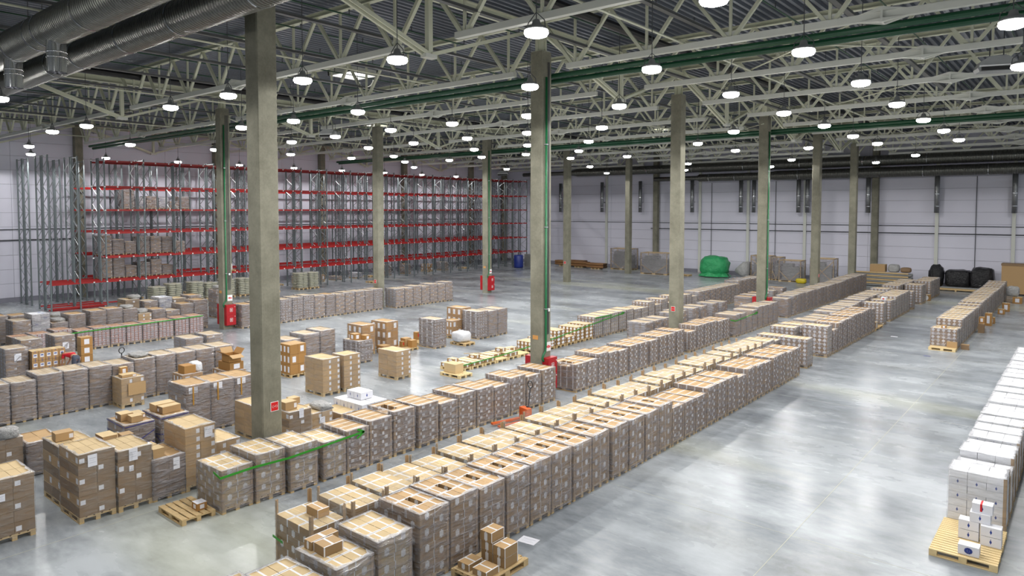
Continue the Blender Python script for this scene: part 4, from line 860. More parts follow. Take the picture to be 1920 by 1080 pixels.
# ------------------------------------------------------------------ loose boxes
small = [  # x, y, z, (dx,dy,dz), mats, label
    (4.75, -2.0, 1.225, (.42, .26, .16), ('tape_top', 'plain', 'tape_strip'), 'red-taped carton lying inside the post-cornered load'),
    (6.05, -2.72, 1.125, (.34, .4, .17), ('tape_top', 'tape_strip', 'tape_strip'), 'tilted loose carton under torn film on the front load'), (5.8, -2.75, 1.125, (.22, .6, .16), ('tape_top', 'tape_label', 'tape_label'), 'flat carton beside the tilted one on the front load'),
    (6.45, 9.75, 1.19, (.3, .25, .12), ('plain', 'plain', 'stick_big'), 'small carton on top where the aisle row steps down'),
    (-1.5, -2.45, 1.06, (.35, .28, .24), ('plain_light', 'plain', 'stick'), 'carton on the wrapped stack behind the empty pallet'), (-1.95, -2.4, 1.06, (.35, .25, .22), ('plain_light', 'plain', 'plain'), 'rear carton on the wrapped stack behind the empty pallet'),
    (-3.3, -4.0, 1.51, (.34, .4, .2), ('plain', 'stick_r', 'plain'), 'carton on the rear half of the long pallet pair'), (-3.3, -3.0, 1.21, (.5, .35, .2), ('plain_light', 'plain', 'stick'), 'carton with a white sheet on the half-height stack'), (-2.9, -2.6, 1.21, (.34, .28, .2), ('plain', 'plain_dark', 'plain'), 'darker carton on the half-height stack'),
    (-4.9, -1.9, 1.23, (.4, .32, .2), ('plain_light', 'plain', 'stick'), 'carton on the near blue-strapped stack'), (-4.45, -1.75, 1.23, (.34, .3, .18), ('plain_light', 'plain', 'plain'), 'second carton on the near blue-strapped stack'), (-4.9, -1.5, 1.23, (.5, .25, .14), ('plain_light', 'stick_r', 'plain'), 'third carton on the near blue-strapped stack'),
    (-5.0, -.9, 1.25, (.4, .6, .22), ('plain_light', 'plain', 'plain'), 'long carton on the rear blue-strapped stack'), (-4.6, -.85, 1.25, (.34, .55, .2), ('plain_light', 'plain', 'stick'), 'front carton on the rear blue-strapped stack'),
    (-10.95, .5, 1.10, (.4, .5, .1), ('plain_light', 'stick_r', 'plain'), 'flat carton on the plain stack with the leaning sheet'), (-11.22, .62, 1.10, (.2, .25, .3), ('plain_light', 'stick_big', 'plain'), 'upright small carton on the plain stack'),
    (-10.3, 2.42, 1.01, (.5, .45, .3), ('plain_orange', 'plain_orange', 'plain_orange'), 'orange-brown carton with a white bag behind it'),
    (-10.6, 4.2, .81, (.85, .6, .32), ('plain_orange', 'stick_big', 'plain_orange'), 'orange-brown carton under the open one'), (-5.8, -4.7, 1.16, (.3, .4, .26), ('plain', 'plain', 'plain'), 'carton in crumpled film at the picture edge'),
    (-2.7, 2.0, 1.09, (.45, .4, .25), ('plain_light', 'stick_r', 'plain'), 'pale carton topping the stack past the nearest column'), (-3.0, 2.5, 1.09, (.3, .3, .2), ('plain_light', 'plain', 'plain'), 'small carton behind the pale topping carton'),
    (-10.6, 10.8, 1.06, (.4, .35, .3), ('plain', 'stick_big', 'stick_big'), 'carton sitting high on the torn-film pallet'), (-10.2, 11.15, 1.06, (.32, .32, .22), ('plain', 'stick_big', 'plain_orange'), 'carton slumped in the torn film'),
    (-11.2, 12.95, 0, (.55, .45, .4), ('plain', 'plain_orange', 'plain_orange'), 'brown carton at the foot of the three-tier stack'),
    (-10.6, 14.5, .15, (.35, .35, .36), ('plain', 'plain_orange', 'plain_orange'), 'brown carton left on a pallet by the labelled stack'), (-11.1, 14.45, .15, (.4, .4, .42), ('plain', 'stick_r', 'plain_orange'), 'double brown carton on the same pallet'), (-10.9, 14.2, .15, (.2, .2, .3), ('plain', 'red_mark', 'plain_orange'), 'narrow brown carton with red print'), (-11.9, 16.1, .15, (.25, .25, .42), ('plain', 'red_mark', 'plain_orange'), 'carton with red print behind the labelled stack'),
    (11.0, 32.45, .145, (.46, .16, .3), ('plain', 'plain', 'plain'), 'plain carton standing on the light pallet by the far aisle row'), (10.7, 32.75, 1.07, (.22, .2, .16), ('plain', 'stick', 'stick_big'), 'little carton on the head of the far aisle row'),
    (11.55, 33.1, 0, (.35, .3, .26), ('plain', 'stick_big', 'plain_dark'), 'first carton on the floor beside the far aisle row'), (11.6, 39.6, 0, (.3, .35, .55), ('plain', 'plain_dark', 'plain_dark'), 'dark double carton on the floor beside the far aisle row'), (11.6, 39.9, .56, (.28, .35, .35), ('plain', 'plain_dark', 'stick_big'), 'carton stacked on the dark double carton'), (11.6, 43.0, 0, (.35, .4, .8), ('circ_top', 'plain', 'stick_big'), 'tall carton pair beside the far aisle row'), (11.7, 44.2, 0, (.3, .35, .4), ('circ_top', 'plain', 'stick_big'), 'carton behind the tall carton pair'),
    (11.7, 49.5, 0, (.4, .4, .35), ('circ_top', 'plain', 'stick_big'), 'carton with white tape beside the distant aisle row'), (11.8, 51.3, 0, (.45, .4, .6), ('circ_top', 'plain', 'stick_big'), 'carton pair beside the distant aisle row'), (12.0, 57.0, 0, (.6, .5, .5), ('circ_top', 'plain', 'stick_big'), 'carton below the grey film near the end wall'),
    (6.4, 54.4, 0, (.4, .5, .5), ('circ_top', 'plain_orange', 'circ'), 'small orange-brown box pair between distant stacks'), (6.1, 40.9, 1.36, (.3, .3, .2), ('white', 'white', 'white_red'), 'white box with red mark on a distant stack'),
]
for (x, y, z, d, mt, lab) in small: loose(lab, x, y, z, d, mt, rz=random.uniform(-.06, .06))
# open carton with flaps
t = thing('open_carton', 'open carton with raised flaps on the orange-brown stack', 'carton', (-10.4, 4.25, 1.135))
bb = MB(); bb.box(0, .6, 0, .02, 0, .3); bb.box(0, .6, .48, .5, 0, .3); bb.box(0, .02, .02, .48, 0, .3); bb.box(.58, .6, .02, .48, 0, .3); bb.box(0, .6, 0, .5, 0, .01)
ob('body', bb.mesh('body', ['plain_orange']), t)
for p, q, w_ in (((0, .25, .3), (-.16, .25, .52), .5), ((.6, .25, .3), (.86, .25, .2), .5)): ob('flap', MB().bar(p, q, w_, .01).mesh('flap', ['plain']), t)
for p, q, w_ in (((.3, 0, .3), (.3, -.22, .44), .6), ((.3, .5, .3), (.3, .66, .5), .6)): ob('flap', MB().bar(p, q, w_, .01).mesh('flap', ['plain_orange']), t)
# leaning board sheet
o = ob('board_sheet', unit(('plain',) * 3), None, (-10.39, .62, .45), scale=(.012, .62, .45)); tag(o, 'brown board sheet taped to the plain stack beside the grey row', 'board')
# printed 5 x 3 cartons next to the person, column of three
for i in range(5):
    for j in range(3):
        loose('printed carton, %s column and %s tier of the printed wall beside the person' % (ordn(i), ['bottom', 'middle', 'top'][j]), -17.9, -.45 + .25 * i, .15 + .4 * j, (.6, .24, .39), ('plain_light', 'print_box', 'stick'), group='wall of printed cartons')
open_pallet('pallet', 'pallet under the wall of printed cartons', -18.2, -.48, 0, 1.2, 1.3, 7)
for j in range(3): loose('%s of three labelled cartons stacked beside the bending person' % ['bottom', 'middle', 'top'][j], -20.3, 2.25, .0 + .42 * j, (.5, .5, .41), ('plain', 'stick_big', 'plain'))
# white-printed cartons mid-left of row C
t = None
for (x, y, z) in ((-3.6, 4.75, 0), (-3.6, 5.3, 0), (-3.2, 4.75, 0), (-3.2, 5.3, 0), (-2.8, 4.75, 0), (-2.8, 5.3, 0), (-2.4, 4.75, 0), (-2.4, 5.3, 0)):
    for k in range(2): loose('blue-printed white carton, %s tier, %s pair, %s half of the white block' % (['bottom', 'upper'][k], ordn(round((x + 3.6) / .4)), 'near' if y < 5 else 'rear'), x, y, z + .36 * k, (.38, .52, .35), ('white_top', 'white_mark', 'white_mark'), group='block of white cartons')
for x in (-3.3, -2.9): loose('white carton %s on top of the white block' % ('standing outermost' if x < -3 else 'standing inner'), x, 5.1, .73, (.38, .52, .24), ('white_top', 'white_mark', 'white_mark'))
# white cartons on the light deck
open_pallet('pallet', 'light slatted wooden pallet carrying six white cartons', 14.22, 6.87, 0, 1.2, 1.2, 10, 'wood_new')
open_pallet('pallet', 'light slatted pallet beneath the first white stack', 14.22, 8.09, 0, 1.2, .75, 7, 'wood_new')
WM = ('white_top', 'white_mark', 'white_mark')
for (x, y, z, lab) in ((14.72, 7.0, .15, 'single white carton with a big blue emblem lying in front'), (14.62, 7.85, .15, 'lower white carton of the inner pair'), (14.62, 7.85, .36, 'upper white carton of the inner pair'), (15.03, 7.75, .15, 'lower white carton of the outer pair'), (15.03, 7.75, .36, 'upper white carton of the outer pair'), (14.82, 7.86, .565, 'white carton bridging the two pairs'), (14.85, 7.9, .765, 'top white carton with a red tape strip')):
    o = loose(lab, x, y, z, (.37, .26, .2), WM)
    if 'emblem' in lab:
        g = MB()
        for k in range(12): g.bar((.5 + .13 * math.cos(k * .5236), -.01, .5 + .26 * math.sin(k * .5236)), (.5 + .13 * math.cos((k + 1) * .5236), -.01, .5 + .26 * math.sin((k + 1) * .5236)), .02, .13)
        ob('emblem', g.mesh('emblem', [plain('blue_print', srgb(40, 62, 140), .6)]), o)
    if 'red tape' in lab: ob('red_tape', MB().box(.4, .5, -.02, 1.0, .2, 1.01).mesh('red_tape', ['sign_r']), o)
for k in range(9): tag(ob('pallet', pallet_mesh('wood_new'), None, (15.75, 10.6, .146 * k)), 'light wooden pallet, %s from the floor in the pile behind the white row' % ordn(k), 'pallet', 'pile of light pallets')
# empty slatted pallet with a small carton
open_pallet('pallet', 'empty slatted pallet with gaps in front of the cross-taped stack', -.42, -2.66, 0, 1.22, .8, 5)
loose('small carton with a white label on the empty slatted pallet', .32, -2.2, .145, (.27, .24, .17), ('paper', 'stick_big', 'stick_big'))
# pallet with loose cartons at the aisle edge
open_pallet('pallet', 'pallet with taped cartons jutting into the bare aisle', 7.98, -.22, math.pi / 2, 1.32, .92, 6)
o = ob('board_sheet', unit(('plain_light',) * 3), None, (7.1, -.2, .145), scale=(.8, 1.2, .012)); tag(o, 'pale board lying on the pallet in the bare aisle', 'board')
TP = ('tape_top', 'tape_strip', 'tape_label')
for (x, y, z, d, lab) in ((7.28, .44, .16, (.3, .38, .2), 'bottom carton of the three-high pile'), (7.28, .44, .365, (.3, .38, .2), 'middle carton of the three-high pile'), (7.27, .42, .57, (.3, .4, .2), 'top carton of the three-high pile'), (7.62, .42, .16, (.3, .42, .2), 'lower carton of the two-high pile'), (7.62, .42, .365, (.3, .42, .2), 'upper carton of the two-high pile'), (7.15, -.12, .16, (.3, .4, .13), 'flat carton nearest the wrapped stacks'), (7.55, -.12, .16, (.36, .38, .13), 'flat carton at the aisle corner')):
    loose(lab + ' on the jutting pallet', x, y, z, d, TP)
tag(ob('paper_sheet', unit(('paper',) * 3), None, (7.15, 1.75, .003), (0, 0, .15), (.42, .3, .003)), 'white paper sheet lying on the bare aisle floor', 'paper')
tag(ob('blue_scrap', unit(('strap',) * 3), None, (10.35, 30.0, .002), scale=(.3, .12, .004)), 'blue scrap on the bare aisle floor', 'litter')
tag(ob('white_scrap', unit(('paper',) * 3), None, (7.9, 34.9, .002), scale=(.35, .2, .004)), 'white scrap on the bare aisle floor', 'litter')
tag(ob('wood_lath', unit(('wood',) * 3), None, (-7.6, 15.6, .002), (0, 0, .9), (1.4, .05, .02)), 'thin lath lying on the open floor', 'lath')
# low row S: pallets with low cartons, tape line above
S = [12.45, 13.3, 14.2, 15.05, 15.9, 16.75]
open_pallet('pallet', 'pallet with one plain carton heading the low row', -5.25, 11.6, 0, 1.2, .8, 5, 'wood_new')
loose('plain double carton on the pallet heading the low row', -5.15, 11.75, .146, (.7, .5, .4), ('plain_seam', 'plain_light', 'plain_light'))
for i, y in enumerate(S):
    open_pallet('pallet', '%s light pallet in the low row before the second column' % ordn(i), -6.1, y, 0, 1.2, .78, 5, 'wood_new')
    for a in range(3):
        for c in range(2):
            if (i in (3,) and a == 2) or (i == 5 and a > 0): continue
            loose('low taped carton, %s pallet of the low row, %s column, %s half' % (ordn(i), ordn(a), 'near' if c == 0 else 'rear'), -6.08 + .39 * a, y + .02 + .38 * c, .146, (.37, .36, .17), ('tape_top_light', 'tape_label', 'circ'), group='cartons on the low row, pallet %s' % ordn(i))
for (x, y) in ((-5.95, 12.75), (-5.75, 14.0), (-5.85, 16.0)): loose('single extra carton on the low row, %s one' % {12.75: 'first', 14.0: 'second', 16.0: 'third'}[y], x, y, .318, (.4, .34, .16), ('tape_top_light', 'tape_label', 'circ'))
open_pallet('pallet', 'low pallet with round-labelled cartons before the lone far stack', 5.62, 36.4, 0, 1.2, 1.8, 7)
for k in range(4): loose('round-labelled carton, %s of the low four on the front far pallet' % ordn(k), 5.64 + .29 * k, 36.45, .146, (.28, .5, .36), ('circ_top', 'circ_side', 'circ'), group='low four cartons')
open_pallet('pallet', 'light pallet jutting out at the head of the far aisle row', 10.25, 31.98, 0, 1.2, .66, 6, 'wood_new')
open_pallet('pallet', 'pallet under loose brown cartons mid-floor', -11.4, 14.1, 0, 1.2, .8, 5); open_pallet('pallet', 'second pallet behind the loose brown cartons', -12.1, 15.6, 0, 1.2, .8, 5)
open_pallet('pallet', 'pallet under the white plastic bag', -9.95, 17.0, 0, 1.1, .8, 5)

# ------------------------------------------------------------------ blobs (bags, tarps, wrapped goods)
def blob(name, label, cat, X, Y, z, d, mat, seed=1, n=14, m_=10, flat=.0, jit=.10, power=.55):
    b = MB()
    for i in range(m_ + 1):
        ph = math.pi * i / m_
        for j in range(n):
            th = 2 * math.pi * j / n
            sp = lambda v: math.copysign(abs(v) ** power, v)
            x, y, zz = sp(math.cos(th)) * sp(math.sin(ph)), sp(math.sin(th)) * sp(math.sin(ph)), sp(math.cos(ph))
            r = 1 + jit * noise.noise(Vector((x * 2 + seed, y * 2, zz * 2)))+ jit * .5 * noise.noise(Vector((x * 6 + seed, y * 6, zz * 6)))
            b.v.append((x * r * d[0] / 2, y * r * d[1] / 2, max(0, (zz * r * .5 + .5)) * d[2]))
    for i in range(m_):
        for j in range(n):
            j2 = (j + 1) % n; b.face((i * n + j, (i + 1) * n + j, (i + 1) * n + j2, i * n + j2))
    o = ob(name, b.mesh(name, [mat], True), None, (X, Y, z)); tag(o, label, cat); return o
blob('plastic_bag', 'white plastic bag on a pallet beside the wide-footed stack', 'bag', -9.5, 17.4, .13, (.9, .9, .6), 'bag', 3)
blob('plastic_bag', 'white bag on the short orange-brown stack', 'bag', -10.1, 3.0, .98, (.55, .4, .4), 'bag', 5)
blob('film_heap', 'crumpled clear film on a stack at the picture edge', 'film', -5.6, -4.35, 1.14, (.5, .5, .3), 'crumple', 2)
for i, (x, y, z, dx, dy, dz) in enumerate(((-25.9, 3.2, 1.28, .9, .6, .22), (-25.9, 7.5, 1.28, .9, .6, .25), (-28.9, 4.0, 1.1, 1, .7, .3), (-28.9, 8.3, 1.78, .9, .6, .25), (-28.8, 13.8, 1.88, .9, .6, .3), (-12.0, 1.65, 1.53, .8, .6, .16), (-25.9, 6.7, 1.63, .9, .6, .2), (-2.7, 3.6, .74, .8, .5, .2))):
    blob('film_heap', '%s heap of crumpled film on top of a stack near the racks' % ordn(i) if x < -20 else ('crumpled film on a grey flat-carton stack' if x < -5 else 'crumpled white film on the untidy stack'), 'film', x, y, z, (dx, dy, dz), 'crumple', i + 3, jit=.3)
t = blob('tarpaulin_load', 'machine under a green tarpaulin by the far wall', 'tarpaulin', -15.0, 63.2, 0, (3.0, 2.4, 2.3), 'tarp', 7, 22, 16, jit=.12, power=.7)
m = MB()
for k in range(24):
    a0, a1 = 2 * math.pi * k / 24, 2 * math.pi * (k + 1) / 24; r0 = 1.75 + .12 * math.sin(k * 2.3); r1 = 1.75 + .12 * math.sin((k + 1) * 2.3)
    b0 = len(m.v); m.v += [(r0 * math.cos(a0), .8 * r0 * math.sin(a0), .03), (r1 * math.cos(a1), .8 * r1 * math.sin(a1), .03), (1.3 * math.cos(a1), 1.05 * math.sin(a1), .5), (1.3 * math.cos(a0), 1.05 * math.sin(a0), .5)]; m.face((b0, b0 + 1, b0 + 2, b0 + 3))
ob('skirt', m.mesh('skirt', ['tarp']), t, (0, 0, .05))
m = MB(); m.tube([(-.9, 0, .7), (-.7, 0, .7), (.4, 0, .8), (1.2, 0, .8)], [.06, .25, .75, .8], 16); tag(ob('wrapped_machine', m.mesh('wrapped_machine', ['crumple'], True), None, (-12.05, 63.2, 0), scale=(.72, 1, 1.15)), 'cone-shaped machine wrapped in film beside the green tarpaulin', 'machine')
for i, (x, y, d) in enumerate(((5.6, 65.4, (1.3, 1.2, 2.1)), (7.3, 65.6, (2.1, 1.4, 1.7)), (9.2, 65.4, (1.7, 1.6, 2.0)))):
    o = blob('wrapped_goods', ['peaked black-wrapped item by the far wall', 'wide low black-wrapped item by the far wall', 'boxy black-wrapped item under the wall cable'][i], 'wrapped goods', x, y, .12, d, 'sheet_k', 11 + i, 14, 10, jit=.14, power=.45 if i else .8)
    ob('pallet', pallet_mesh('wood'), o, (-.7, -.6, -.12), scale=(1.2, 1.4, 1))
blob('film_heap', 'grey film heap in front of the big brown carton', 'film', 11.95, 57.6, .5, (.9, .8, .8), 'crumple', 21)
blob('wrapped_goods', 'dark film-wrapped bale on the long pipes', 'wrapped goods', 2.3, 64.3, 1.39, (1.0, .8, .75), 'crumple', 23); blob('wrapped_goods', 'brown film-wrapped bale beside the dark one', 'wrapped goods', 3.3, 64.3, 1.39, (.9, .8, .5), 'plain_dark', 24, jit=.05)
loose('yellow-brown carton on the long pipes by the wall', .3, 63.9, 1.39, (1.3, .9, .7), ('plain_light', 'plain', 'plain'))
o = loose('very large brown carton crate by the far wall', 10.7, 63.6, .1, (1.9, 1.3, 2.55), ('plain', 'plain', 'plain')); ob('lid', MB().box(-.02, 1.02, -.02, 1.02, .94, 1.01).mesh('lid', ['plain_dark']), o)
loose('grey-blue cabinet beside the very large brown crate', 12.9, 63.8, 0, (1.0, .8, 1.7), ('blueish',) * 3, cat='cabinet', name='cabinet_box')
# long pipes on racks
t = thing('pipe_stack', 'stack of long grey pipes on the floor by the far wall', 'pipes', (1.2, 64.4, 0))
for j, z in enumerate((.16, .5, .84, 1.16)):
    for i in range(3): ob('pipe', cached('lp', lambda: MB().tube([(-2.6, 0, 0), (2.6, 0, 0)], .13, 10).mesh('pipe', ['housing'], True)), t, (0, -.5 + .4 * i, z))
    ob('timber', cached('ltm', lambda: MB().box(-2.4, 2.4, -.7, -.6, -.06, .06).mesh('timber', ['wood'])), t, (0, 0, z + .17))
t = thing('long_bundle', 'long flat bundle lying before the black-wrapped goods', 'bundle', (7.4, 63.8, 0))
ob('timber', MB().box(-2.8, 2.8, -.3, .3, .1, .28).mesh('timber', ['wood']), t); ob('sheeting', MB().box(-1.2, 2.6, -.35, .35, .29, .36).mesh('sheeting', ['housing']), t)
for x in (-2, 0, 2): ob('bearer', MB().box(x - .06, x + .06, -.35, .35, 0, .1).mesh('bearer', ['wood']), t)
# paper tubes
k = 0
for (x, y, rows_) in ((-36.0, 64.6, 3), (-33.2, 64.0, 3), (-30.2, 63.2, 3), (-34.8, 65.8, 3)):
    open_pallet('pallet', 'pallet under the %s bundle of paper tubes' % ordn(k), x - .6, y - .4)
    for j in range(2):
        for i in range(rows_):
            tag(ob('paper_tube', cached('ptube', lambda: MB().tube([(-1.25, 0, 0), (1.25, 0, 0)], .15, 12, 0, False).tube([(-1.25, 0, 0), (1.25, 0, 0)], .12, 12, 1).mesh('paper_tube', ['tube', 'black'], True)), None, (x, y - .35 + .32 * i, .3 + .3 * j)), 'brown paper tube, %s in the %s layer of the %s bundle by the far wall' % (ordn(i), ['lower', 'upper'][j], ordn(k)), 'paper tube', 'paper tubes bundle %s' % ordn(k))
    k += 1
# crates of timber frame with film
def crate(X, Y, w_, d_, h_, label, inner='glass', brace='v'):
    t = thing('timber_crate', label, 'crate', (X, Y, 0))
    ob('pallet', pallet_mesh('wood'), t, (0, 0, 0), scale=(w_ / 1.2, d_ / .8, 1))
    for x in (0, w_ - .08):
        for y in (0, d_ - .08): ob('post', MB().box(x, x + .08, y, y + .08, .144, h_).mesh('post', ['wood']), t)
    for y in (0, d_ - .08): ob('rail', MB().box(0, w_, y, y + .08, h_, h_ + .08).mesh('rail', ['wood']), t)
    for x in (0, w_ - .08): ob('rail', MB().box(x, x + .08, .08, d_ - .08, h_, h_ + .08).mesh('rail', ['wood']), t)
    for (p, q) in (((.05, 0, 1.1), (w_ * .45, 0, .2)), ((w_ - .05, 0, 1.1), (w_ * .55, 0, .2))) if brace == 'v' else (((.05, 0, .2), (w_ - .05, 0, h_ - .2)), ((.05, 0, h_ - .2), (w_ - .05, 0, .2))):
        ob('brace', MB().bar(p, q, .08, .05, up=(0, 1, 0)).mesh('brace', ['wood']), t)
    m = MB(); rr = random.Random(int(X * 7))
    m.box(.25, w_ - .25, .25, d_ - .2, .15, h_ * .72); m.box(.4, w_ * .6, .2, d_ * .6, h_ * .72, h_ * .88)
    ob('machine', m.mesh('machine', [inner]), t)
    ob('stretch_film', film_mesh('film', 1, False), t, (0, 0, .1), scale=(w_ / 1.2, d_ / .8, h_))
crate(-28.9, 64.3, 2.9, 1.6, 2.5, 'timber-framed film crate behind the slim column'); crate(-23.0, 61.2, 3.3, 1.8, 2.35, 'wide timber-framed film crate between the columns'); crate(-11.1, 63.4, 2.1, 1.5, 2.4, 'timber crate with crossed struts beside the cone-shaped machine', brace='x'); crate(-8.9, 63.4, .9, 1.5, 2.3, 'narrow tall crate behind the distant aisle column')
crate(-7.9, 62.6, 2.2, 1.5, 2.1, 'open timber crate with a green hose', brace='v'); crate(-4.7, 62.2, 2.2, 1.5, 2.45, 'crossed timber crate by the fifth aisle column', brace='x')
open_pallet('pallet', 'pallet with folded film beside the wide crate', -19.2, 61.6, 0, 1.9, .9, 5)
blob('yellow_bundle', 'yellow bundle on a pallet between two crates', 'bundle', -5.4, 61.8, 0, (1.0, .6, .5), 'yellow', 31)
cabinet(-17.4, YF - .3, 1, 'red extinguisher cabinet against the far wall', .5)
m = MB(); m.tube([(0, 0, 0), (0, 0, .1), (0, 0, .85), (0, 0, .95)], [.28, .3, .3, .27], 18); t = tag(ob('drum', m.mesh('drum', ['barrel'], True), None, (-38.9, 58.6, 0)), 'large blue plastic drum at the rack end', 'drum'); t.scale = (2.0, 2.0, 1.7)
loose('grey caged tank beside the blue drum', -39.4, 60.4, 0, (1.3, 1.1, 1.6), ('glass',) * 3, cat='tank', name='tank'); blob('wrapped_goods', 'tan wrapped sack beside the caged tank', 'wrapped goods', -38.6, 63.0, 0, (1.2, 1.2, 1.3), 'sack', 41)

# ------------------------------------------------------------------ sacks on pallets under and by the racks
def sack_mesh():
    def f():
        b = MB(); n, m_ = 12, 6
        for i in range(m_ + 1):
            ph = math.pi * i / m_
            for j in range(n):
                th = 2 * math.pi * j / n; sp = lambda v, p: math.copysign(abs(v) ** p, v)
                b.v.append((sp(math.cos(th), .45) * sp(math.sin(ph), .5) * .5, sp(math.sin(th), .45) * sp(math.sin(ph), .5) * .5, math.cos(ph) * .5 + .5))
        for i in range(m_):
            for j in range(n): j2 = (j + 1) % n; b.face((i * n + j, (i + 1) * n + j, (i + 1) * n + j2, i * n + j2))
        return b.mesh('sack', ['sack'], True)
    return cached('sack', f)
def sack_pallet(X, Y, layers, label, z0=0):
    t = thing('sack_pallet', label, 'pallet load', (X, Y, z0), 0, 'pallets of sacks')
    ob('pallet', pallet_mesh('wood'), t, (-.6, -.4, 0), scale=(1, 1.25, 1))
    rr = random.Random(int(Y * 31))
    for k in range(layers):
        for j in (0, 1):
            for i_ in (0, 1): ob('sack', sack_mesh(), t, (-.3 + .6 * i_ + rr.uniform(-.03, .03), -.12 + .48 * j + rr.uniform(-.03, .03), .144 + .15 * k), (0, 0, rr.uniform(-.05, .05)), (.64, .5, .17))
    ob('stretch_film', film_mesh('film_clear', 2, True), t, (-.65, -.42, .1), scale=(1.08, 1.28, .15 * layers + .1))
sy = [13.9, 15.15, 16.9, 18.1, 19.6, 21.0, 22.4, 26.9, 28.1, 24.0]
for i, y in enumerate(sy): sack_pallet(-38.9 if i < 7 else -39.2, y, 9 if i % 3 else 8, '%s pallet of pale stacked sacks along the red rack' % ordn(i))
# goods on rack beams
def rack_load(X, Y, z, h, s, label, dx=1.2):
    t = load('rack_load', label, X, Y, h, s, 'goods stored on the racks', near=False, dx=dx); t.location.z = z
for i, (y, h) in enumerate(((11.03, 1.5), (11.93, 1.2), (12.83, 1.0), (13.86, 1.35), (14.76, 1.35), (15.66, 1.3), (16.7, .9))): rack_load(-41.45, y, 3.79, h, 'I' if i % 2 else 'L', '%s brown load on the second-lowest rack beam' % ordn(i))
for i, (y, h) in enumerate(((11.03, 1.6), (11.93, 1.55), (12.83, .9), (13.86, 1.1), (14.76, 1.3), (15.66, .8))): rack_load(-41.45, y, 1.99, h, 'I' if i % 2 else 'L', '%s brown load on the lowest rack beam' % ordn(i))
for i, (y, h, s) in enumerate(((14.15, 1.75, 'L'), (15.05, 1.0, 'U'), (15.95, 1.1, 'L'), (16.96, 1.0, 'U'), (17.86, .7, 'L'), (18.76, 1.1, 'I'))): rack_load(-44.85, y, 7.34, h, s, '%s pale load high on the third rack run' % ordn(i))
o = open_pallet('pallet', 'pallet with a small white carton on the front rack beam', -41.2, 20.4, 0, 1.2, .8, 5, z=1.99); loose('small white carton on the front rack beam', -40.8, 20.6, 2.14, (.4, .5, .5), ('white',) * 3)
for i, (y, s, h) in enumerate(((29.5, 'N', .8), (31.8, 'O', .7), (36.5, 'U', .6), (40.6, 'I', 1.2), (43.5, 'I', 1.1), (47.0, 'O', .9), (49.6, 'L', 1.0), (33.9, 'L', .4))): load('wrapped_pallet_load', '%s, %s on the floor behind the rack uprights' % (STYD[s], ordn(i)), -43.2, y, h, s, 'floor goods behind the racks', near=False)
for i, (x, y) in enumerate(((-39.2, 34.6), (-44.3, 27.0), (-44.2, 38.3), (-44.1, 53.0), (-44.3, 18.6), (-44.3, 14.0), (-30.3, 5.1), (-29.9, 6.0))): open_pallet('pallet', '%s bare pallet on the floor by the racks' % ordn(i), x, y)

# ------------------------------------------------------------------ hand pallet trucks
def truck(X, Y, rz, label, grip='black'):
    t = thing('pallet_truck', label, 'pallet truck', (X, Y, 0), rz)
    for y in (-.2, .2): ob('fork', MB().box(-1.3, -.15, y - .07, y + .07, .07, .13).mesh('fork', ['orange']), t)
    ob('body', MB().box(-.15, .06, -.22, .22, .1, .5).mesh('body', ['orange']), t)
    ob('pump', MB().tube([(.06, 0, .1), (.06, 0, .55)], .06, 10).mesh('pump', ['rail']), t)
    h = ob('handle', MB().tube([(.08, 0, .5), (.16, 0, 1.15)], .022, 8).mesh('handle', [grip]), t)
    ob('grip', MB().tube([(.16 + .0 * math.cos(a), .14 * math.sin(a), 1.27 - .12 * math.cos(a)) for a in [2 * math.pi * k / 12 for k in range(13)]], .018, 6, 0, False).mesh('grip', ['black']), h)
    for y in (-.08, .08): ob('wheel', MB().tube([(.06, y - .03, .1), (.06, y + .03, .1)], .1, 14).mesh('wheel', ['black']), t)
truck(1.9, 8.72, math.radians(75), 'orange hand pallet truck with black loop handle between two rows', 'rail')
truck(-15.3, 2.2, math.radians(20), 'hand pallet truck with black handle and red cap near the grey stacks', 'black')

# ------------------------------------------------------------------ green tape lines
def ribbon(name, label, segs, hgt=.055):
    b = MB()
    for pts, w_ in segs:
        for p, q in zip(pts, pts[1:]):
            p = Vector(p); q = Vector(q); d = q - p; n_ = Vector((1, 0, 0)) if abs(d.x) < .3 * d.length else Vector((0, 1, 0))
            b.bar(p - d.normalized() * .005, q + d.normalized() * .005, .006, w_, up=d.cross(n_).normalized() if d.cross(n_).length > 0 else (0, 0, 1))
    tag(ob(name, b.mesh(name, ['tape_g'])), label, 'tape')
ribbon('tape_line', 'bright green line with an arrowhead along the cross-taped stacks', [([(.68, -1.83, 1.0), (1.0, -1.83, .93), (1.0, -1.0, .955), (1.12, -.1, .965), (1.12, .95, 1.0), (1.12, 2.33, 1.06)], .055), ([(1.12, 2.12, 1.17), (1.12, 2.35, 1.06), (1.12, 2.1, .93)], .055)])
ribbon('tape_line', 'long green line with an arrowhead passing behind the second column', [([(-4.76, 12.3, .33), (-4.76, 15, .37), (-4.76, 18.5, .50), (-4.76, 20.5, .66), (-4.76, 23.5, .9), (-4.76, 26.6, 1.13)], .045), ([(-4.76, 26.3, 1.2), (-4.76, 26.62, 1.13), (-4.76, 26.25, 1.05)], .045), ([(-4.75, 23.38, 1.18), (-4.75, 25.2, 1.15)], .05)])
ribbon('tape_line', 'short green line with an arrowhead on the cloudy film row', [([(.9, 28.8, .98), (1.2, 28.8, .96), (1.2, 32.2, 1.07)], .05), ([(1.2, 31.9, 1.15), (1.2, 32.22, 1.07), (1.2, 31.85, .98)], .05)])
ribbon('tape_line', 'green line tied across the red-and-white stacks', [([(-23.19, 2.76, .98), (-23.19, 5.5, 1.02), (-23.19, 9.85, 1.1)], .05)])
